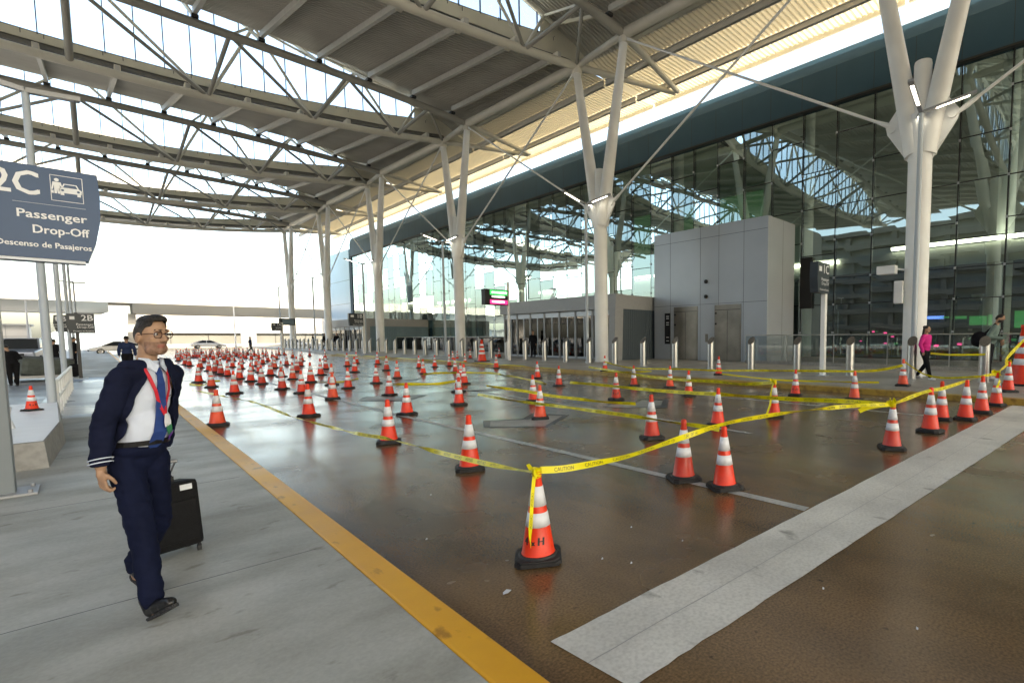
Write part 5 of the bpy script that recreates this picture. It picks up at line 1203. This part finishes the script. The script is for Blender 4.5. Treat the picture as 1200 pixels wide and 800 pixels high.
# trousers and shoes
blob('trousers', legs(.012) + [('c', (-.10, -.18, .50), (-.117, -.250, .135), .076, .060), ('c', (.10, .03, .49), (.10, .33, .19), .076, .060), ('e', (0, -.008, .955), (.152, .126, .07)), ('c', (-.06, -.02, .80), (-.10, -.13, .56), .07, .07)], .0065, M['navy2'], man, lambda v: warp(v) if v.z > .88 else v, 3, cut=lambda c: c.z > 1.012, wr=.009)
b = MB(); n = 28
vs = [warp(Vector((.148*math.cos(2*PI*i/n), -.012 + .136*math.sin(2*PI*i/n), z))) for z in (.985, 1.015) for i in range(n)]; b.add(vs, [(i, (i+1) % n, n+(i+1) % n, n+i) for i in range(n)]); o = b.build('belt', M['shoe'], None); o.parent = man
def shoe(hx, hy, hz, pitch, yaw=0):
    Mx = Matrix.Translation((hx, hy, hz)) @ Matrix.Rotation(yaw, 4, 'Z') @ Matrix.Rotation(pitch, 4, 'X')
    def post(v): return Mx @ v
    o = blob('shoe', [('c', (0, .0, .05), (0, -.08, .048), .039, .043), ('c', (0, -.08, .046), (0, -.17, .036), .044, .038), ('c', (0, -.15, .034), (0, -.205, .030), .041, .035), ('c', (0, .005, .05), (0, .005, .12), .039, .046)], .006, M['shoe'], man, None, 2, post=lambda v: post(Vector((v.x, v.y, max(v.z, .010)))))
    b = MB(); pl = [(-.026, .036), (.026, .036), (.036, -.0), (.036, -.09), (.041, -.15), (.036, -.215), (.018, -.248), (-.018, -.248), (-.036, -.215), (-.041, -.15), (-.036, -.09), (-.036, -.0)]
    b.prism(pl, 'z', -.004, .014, M=Mx); s_ = b.build('sole', M['rubber'], None); s_.parent = man
shoe(-.116, -.262, .008, math.radians(-24)); shoe(.10, .325, .088, math.radians(20))
# suitcase
sc_ = empty('suitcase', (.30, 5.08, .12), 'small black fabric wheeled suitcase pulled behind the walking man', 'suitcase'); SB = Vector((.30, 5.08, .12))
Rz = Matrix.Translation(SB) @ Matrix.Rotation(math.radians(18), 4, 'Z') @ Matrix.Rotation(math.radians(-6), 4, 'X')
b = MB(); b.bbox(-.17, .17, -.11, .11, .045, .54, .035, Rz); b.build('shell', M['case'], sc_)
b = MB(); b.bbox(-.14, .14, -.135, -.108, .10, .40, .01, Rz); b.build('front_pocket', M['case'], sc_)
b = MB(); b.path([Rz @ Vector(p) for p in ((-.06, 0, .54), (-.06, 0, .575), (.06, 0, .575), (.06, 0, .54))], .012, 8); b.build('top_handle', M['rubber'], sc_)
hnd = man.matrix_world
hw = Vector(BASE) + Matrix.Rotation(YAW, 3, 'Z') @ warp(Vector(WLh) + Vector((-.02, -.01, -.10)))
b = MB(); top_ = Rz @ Vector((0, .05, .54))
for dx in (-.05, .05): b.tube(Rz @ Vector((dx, .06, .53)), hw + Vector((dx, 0, 0)), .006, n=6)
b.tube(hw + Vector((-.06, 0, 0)), hw + Vector((.06, 0, 0)), .013, n=8); b.build('pull_handle', M['lampgrey'], sc_)
b = MB(); b.box(.055, .125, -.115, -.109, .47, .51, Rz); b.build('luggage_label', M['collar'], sc_)
for sx in (-.14, .14):
    for sy in (-.08, .08):
        c = Rz @ Vector((sx, sy, .03)); c.z = .145; b = MB(); b.lathe([(.025, -.012), (.025, .012)], n=14, M=Matrix.Translation(c) @ Matrix.Rotation(PI/2, 4, 'Y')); b.tube(c, c + Vector((0, 0, .05)), .01, n=6); b.build('wheel', M['rubber'], sc_)
# bystanders
def bystander(loc, yaw, H, label, top, bottom, shoe_m, pose='walk', hair='short', lean=0., extra=None, vox=.016, beard=False, capw=False):
    k = H/1.72; t = empty('person', loc, label, 'person'); t.rotation_euler = (0, 0, yaw); t.scale = (k, k, k); W[t.name] = Vector((0, 0, 0))
    st = .20 if pose == 'walk' else .03
    def wp(v): kk = max(0, v.z-.9); return Vector((v.x, v.y - lean*kk - lean*.5*kk*kk, v.z - abs(lean)*.25*kk))
    wr, wl = (-.25, -.08 if pose == 'walk' else -.05, .90), (.24, .12 if pose == 'walk' else -.05, .90)
    if pose == 'carry': wr = (-.10, -.26, 1.08); wl = (.22, -.22, 1.0)
    ar = lambda g: [('c', (-.175, 0, 1.37), (-.24, .03, 1.12), .05+g, .043+g), ('c', (-.24, .03, 1.12), wr, .041+g, .03+g), ('c', (.175, 0, 1.37), (.24, .03, 1.12), .05+g, .043+g), ('c', (.24, .03, 1.12), wl, .041+g, .03+g)]
    lg = lambda g: [('c', (-.085, 0, .88), (-.09, -st*.7, .49), .095+g, .062+g), ('c', (-.09, -st*.7, .49), (-.09, -st*1.2, .10), .06+g, .042+g), ('c', (.085, 0, .88), (.09, st*.1, .49), .095+g, .062+g), ('c', (.09, st*.1, .49), (.09, st*1.5, .13), .06+g, .042+g), ('e', (0, .01, .93), (.15+g, .11+g, .12))]
    to = lambda g: [('e', (0, 0, 1.24), (.155+g, .11+g, .2)), ('e', (0, -.01, 1.05), (.145+g, .115+g, .15)), ('c', (-.135, .005, 1.375), (.135, .005, 1.375), .062+g, .062+g)]
    hn = []
    for w_, s in ((wr, -1), (wl, 1)):
        c = Vector(w_) + Vector((0, -.01, -.05)); hn.append(('e', c, (.02, .036, .05)))
        for f in range(4): p = c + Vector((0, -.027+.018*f, -.03)); hn.append(('c', p, p + Vector((-s*.012, 0, -.045)), .009, .007))
        hn.append(('c', c + Vector((0, -.03, .01)), c + Vector((-s*.02, -.05, -.03)), .011, .008))
    blob('body', head[:8] + head[10:15] + to(-.02) + ar(-.004) + lg(-.02) + hn + [('c', (-.09, -st*1.2, .10), (-.09, -st*1.2-.03, .05), .035, .035), ('c', (.09, st*1.5, .13), (.09, st*1.5-.03, .06), .035, .035)], vox*.7, [M['skin'], M['hair2']], t, wp, 1, matfn=lambda c: 1 if beard and 1.5 < c.z < 1.575 and c.y < 0 else 0)
    blob('jacket' if pose != 'stand' else 'shirt', to(.014) + ar(.018) + [('e', (0, 0, .98), (.165, .13, .11))], vox, M[top], t, wp, 2, cut=lambda c: c.z < .90 and abs(c.x) < .2 or c.z > 1.45)
    blob('trousers', lg(.012), vox, M[bottom], t, wp, 2)
    hp = [('e', (0, .012, 1.645), (.080, .097, .092))]
    if hair == 'long': hp += [('c', (0, .07, 1.62), (0, .11, 1.45), .06, .04), ('e', (0, .09, 1.68), (.05, .05, .05))]
    blob('hair', hp, vox*.6, M['hair'], t, wp, 1, cut=lambda c: (c.y < -.06 and c.z < 1.70) or (c.z < 1.60 and c.y < .02) or (c.z < 1.57 and hair != 'long') or (c.y < -.02 and c.z < 1.64))
    for x, y, z in ((-.09, -st*1.2, 0), (.09, st*1.5, .02)): blob('shoe', [('c', (x, y+.02, z+.045), (x, y-.15, z+.035), .042, .036), ('c', (x, y, z+.05), (x, y, z+.1), .04, .042)], vox*.8, M[shoe_m], t, None, 1)
    return t, wp
R_ = math.radians
p = gp(1083, 444.5, .15)
bystander((p.x, p.y, .15), R_(-18), 1.98, 'woman in a magenta jacket and black trousers walking past a steel bollard', 'pink', 'blackc', 'whitec', 'walk', 'long', .04)
p = Vector((21.6, 3.0, .15))
pt, wp = bystander((p.x, p.y, .15), R_(-5), 2.42, 'bearded man in grey-green hoodie leaning forward with a black shoulder bag', 'teal', 'blackc', 'whitec', 'carry', 'short', .22, beard=True)
o = blob('shoulder_bag', [('e', (-.20, .16, 1.08), (.12, .20, .17)), ('e', (-.21, .18, .98), (.11, .18, .13))], .02, M['blackc'], pt, None, 2); o.parent = None; o.matrix_world = Matrix.Translation((p.x, p.y, .15)) @ Matrix.Rotation(R_(-5), 4, 'Z') @ Matrix.Scale(2.42/1.72, 4); tag(o, 'large black bag slung over the back of the bearded man', 'bag')
b = MB(); b.path([wp(Vector(q)) for q in ((-.2, .14, 1.2), (-.12, .02, 1.47), (.02, -.12, 1.30), (.12, -.10, 1.1))], .02, 8); o = b.build('bag_strap', M['blackc'], None); o.parent = pt
bystander((.98, 31.8, .12), PI, 1.72, 'person in a dark blue shirt walking away beyond the main man', 'bluec', 'blackc', 'shoe', 'stand', 'short', .0)
bystander((-1.98, 29.6, 0), R_(200), 1.62, 'person in dark clothing bending forward at the left edge', 'blackc', 'blackc', 'shoe', 'carry', 'short', .5)
bystander((-1.45, 44, 0), R_(150), 1.7, 'person in black behind the covered luggage, left of the lamp post', 'blackc', 'blackc', 'shoe', 'stand')
bystander((-.75, 46, .12), R_(90), 1.7, 'person in black behind the covered luggage, right of the lamp post', 'blackc', 'blackc', 'shoe', 'stand')
p = gp(294, 413.5); bystander((p.x, p.y, 0), R_(60), 1.9, 'distant person in dark clothing standing beyond the far cones', 'bluec', 'blackc', 'shoe', 'walk')
for i, (x, y, lb) in enumerate([(22.6, 79.5, 'distant dark-clothed person right of the farthest V column'), (23.0, 86.5, 'distant dark-clothed person left of the fifth V column'), (23.4, 94, 'distant dark-clothed person beside the farthest V column base')]):
    bystander((x, y, .15), R_(40*i), 2.3, lb, 'blackc', 'blackc', 'shoe', 'walk', vox=.024)
p = Vector((23.6, 34.2, .15)); bystander((p.x, p.y, .15), R_(-60), 2.15, 'person in black standing at the post of the lit information board', 'blackc', 'blackc', 'shoe', 'stand', vox=.02)
# luggage trolley near far left
t = empty('black_backpack', (-.5, 31.9, .12), 'black backpack standing at the foot of the dark 2B sign post', 'bag')
blob('pack', [('e', (-.55, 31.9, .42), (.2, .16, .28)), ('e', (-.55, 31.8, .34), (.15, .1, .16))], .02, M['blackc'], None, None, 2)
o = bpy.data.objects[[q.name for q in COL.objects if q.name.startswith('pack')][-1]]; o.location = -Vector((-.5, 31.9, .12)); o.parent = t
# ------------------------------------------------------------------ cars
def car(loc, yaw, label, paint, suv=False):
    t = empty('parked_car', loc, label, 'car', 'cars on the far roadway'); t.rotation_euler = (0, 0, yaw); W[t.name] = Vector((0, 0, 0))
    def P_(o): o.parent = t; return o
    if suv: low = [(-2.4, .45), (-2.42, .95), (-1.2, 1.12), (2.1, 1.12), (2.35, .95), (2.38, .45)]; up = [(-1.2, 1.10), (-.55, 1.75), (1.9, 1.78), (2.15, 1.10)]; wd = .95
    else: low = [(-2.3, .35), (-2.35, .68), (-1.25, .93), (1.7, .95), (2.25, .88), (2.3, .4)]; up = [(-1.35, .92), (-.45, 1.42), (.75, 1.45), (1.95, .93)]; wd = .9
    def loft(poly, w0, w1, z0, z1):
        b = MB(); n = len(poly); vs = []
        for s in (-1, 1):
            for x, z in poly: k = (z-z0)/(z1-z0); vs.append((x, s*(w0+(w1-w0)*max(0, k)), z))
        b.add(vs, [tuple(range(n))[::-1], tuple(range(n, 2*n))] + [(i, (i+1) % n, n+(i+1) % n, n+i) for i in range(n)]); return b
    o = P_(loft(low, wd, wd*.94, .4, 1.1).build('body', paint, None)); bv = o.modifiers.new('b', 'BEVEL'); bv.width = .09; bv.segments = 3
    o = P_(loft(up, wd*.9, wd*.72, up[0][1], up[1][1]).build('cabin', M['carglass'], None)); bv = o.modifiers.new('b', 'BEVEL'); bv.width = .08; bv.segments = 3
    b = MB(); x0, x1 = up[1][0]+.06, up[2][0]-.06; z = up[1][1]; b.bbox(x0, x1, -wd*.70, wd*.70, z-.05, z+.035, .02)
    for s in (-1, 1):
        for (xa, za), (xb, zb) in ((up[0], up[1]), (up[3], up[2]), ((.2, up[0][1]), (.2, up[1][1]))): b.beam((xa, s*wd*.885, za), (xb, s*wd*.715, zb), .08, .07)
    P_(b.build('roof', paint, None))
    for x in (-1.45, 1.4):
        for s in (-1, 1):
            r = .36 if suv else .32; Mx = Matrix.Translation((x, s*(wd-.1), r)) @ Matrix.Rotation(PI/2, 4, 'X')
            b = MB(); b.lathe([(r*.6, -.12), (r, -.10), (r, .10), (r*.6, .12)], n=22, M=Mx); w_ = P_(b.build('wheel', M['tyre'], None))
            b = MB(); b.lathe([(r*.62, -.13), (r*.2, -.135), (r*.2, .135), (r*.62, .13)], n=16, M=Mx); q = b.build('rim', M['rim'], None); q.parent = w_
    for s in (-1, 1):
        b = MB(); b.bbox(-2.38, -2.1, s*wd*.55-.18, s*wd*.55+.18, low[1][1]-.22, low[1][1]-.05, .03); P_(b.build('headlight', M['collar'], None))
    b = MB(); b.box(-2.43, -2.3, -.5, .5, low[1][1]-.35, low[1][1]-.1); P_(b.build('grille', M['black'], None))
    return t
car((2.0, 84, 0), R_(0), 'white sedan parked sideways beyond the end of the left sidewalk', M['carw'])
car((-2.85, 51, 0), R_(80), 'silver-blue off-road vehicle facing the camera at the left', M['cars'], True)
car((13.5, 118, 0), R_(180), 'white car in front of the grey fence beyond the far cones', M['carw'])
car((27, 121, 0), R_(178), 'white car half hidden behind the far bollards and columns', M['carw'])
car((-9.5, 62, 0), R_(85), 'dark car waiting outside the left edge of the view', M['cars'])
car((-9.5, 74, 0), R_(85), 'white car waiting outside the left edge of the view', M['carw'])
# added unseen parking block: darkens the glass reflections and cuts light from the left
t = empty('added_parking_block', (-46, 0, 0), 'added grey parking block across the side roadway, seen only mirrored', 'building')
b = MB(); b.box(-60, -47, -90, 74, 0, 23); b.build('core', M['wallg'], t)
for z in (3.2, 6.6, 10, 13.4, 16.8, 20.2, 22.9): b = MB(); b.box(-47, -45.4, -90, 74, z, z+1.1); b.build('parapet', M['parkw'], t)
for i in range(18): b = MB(); b.box(-46.9, -45.8, -88+i*9.2, -87+i*9.2, 0, 23); b.build('pillar', M['parkw'], t)
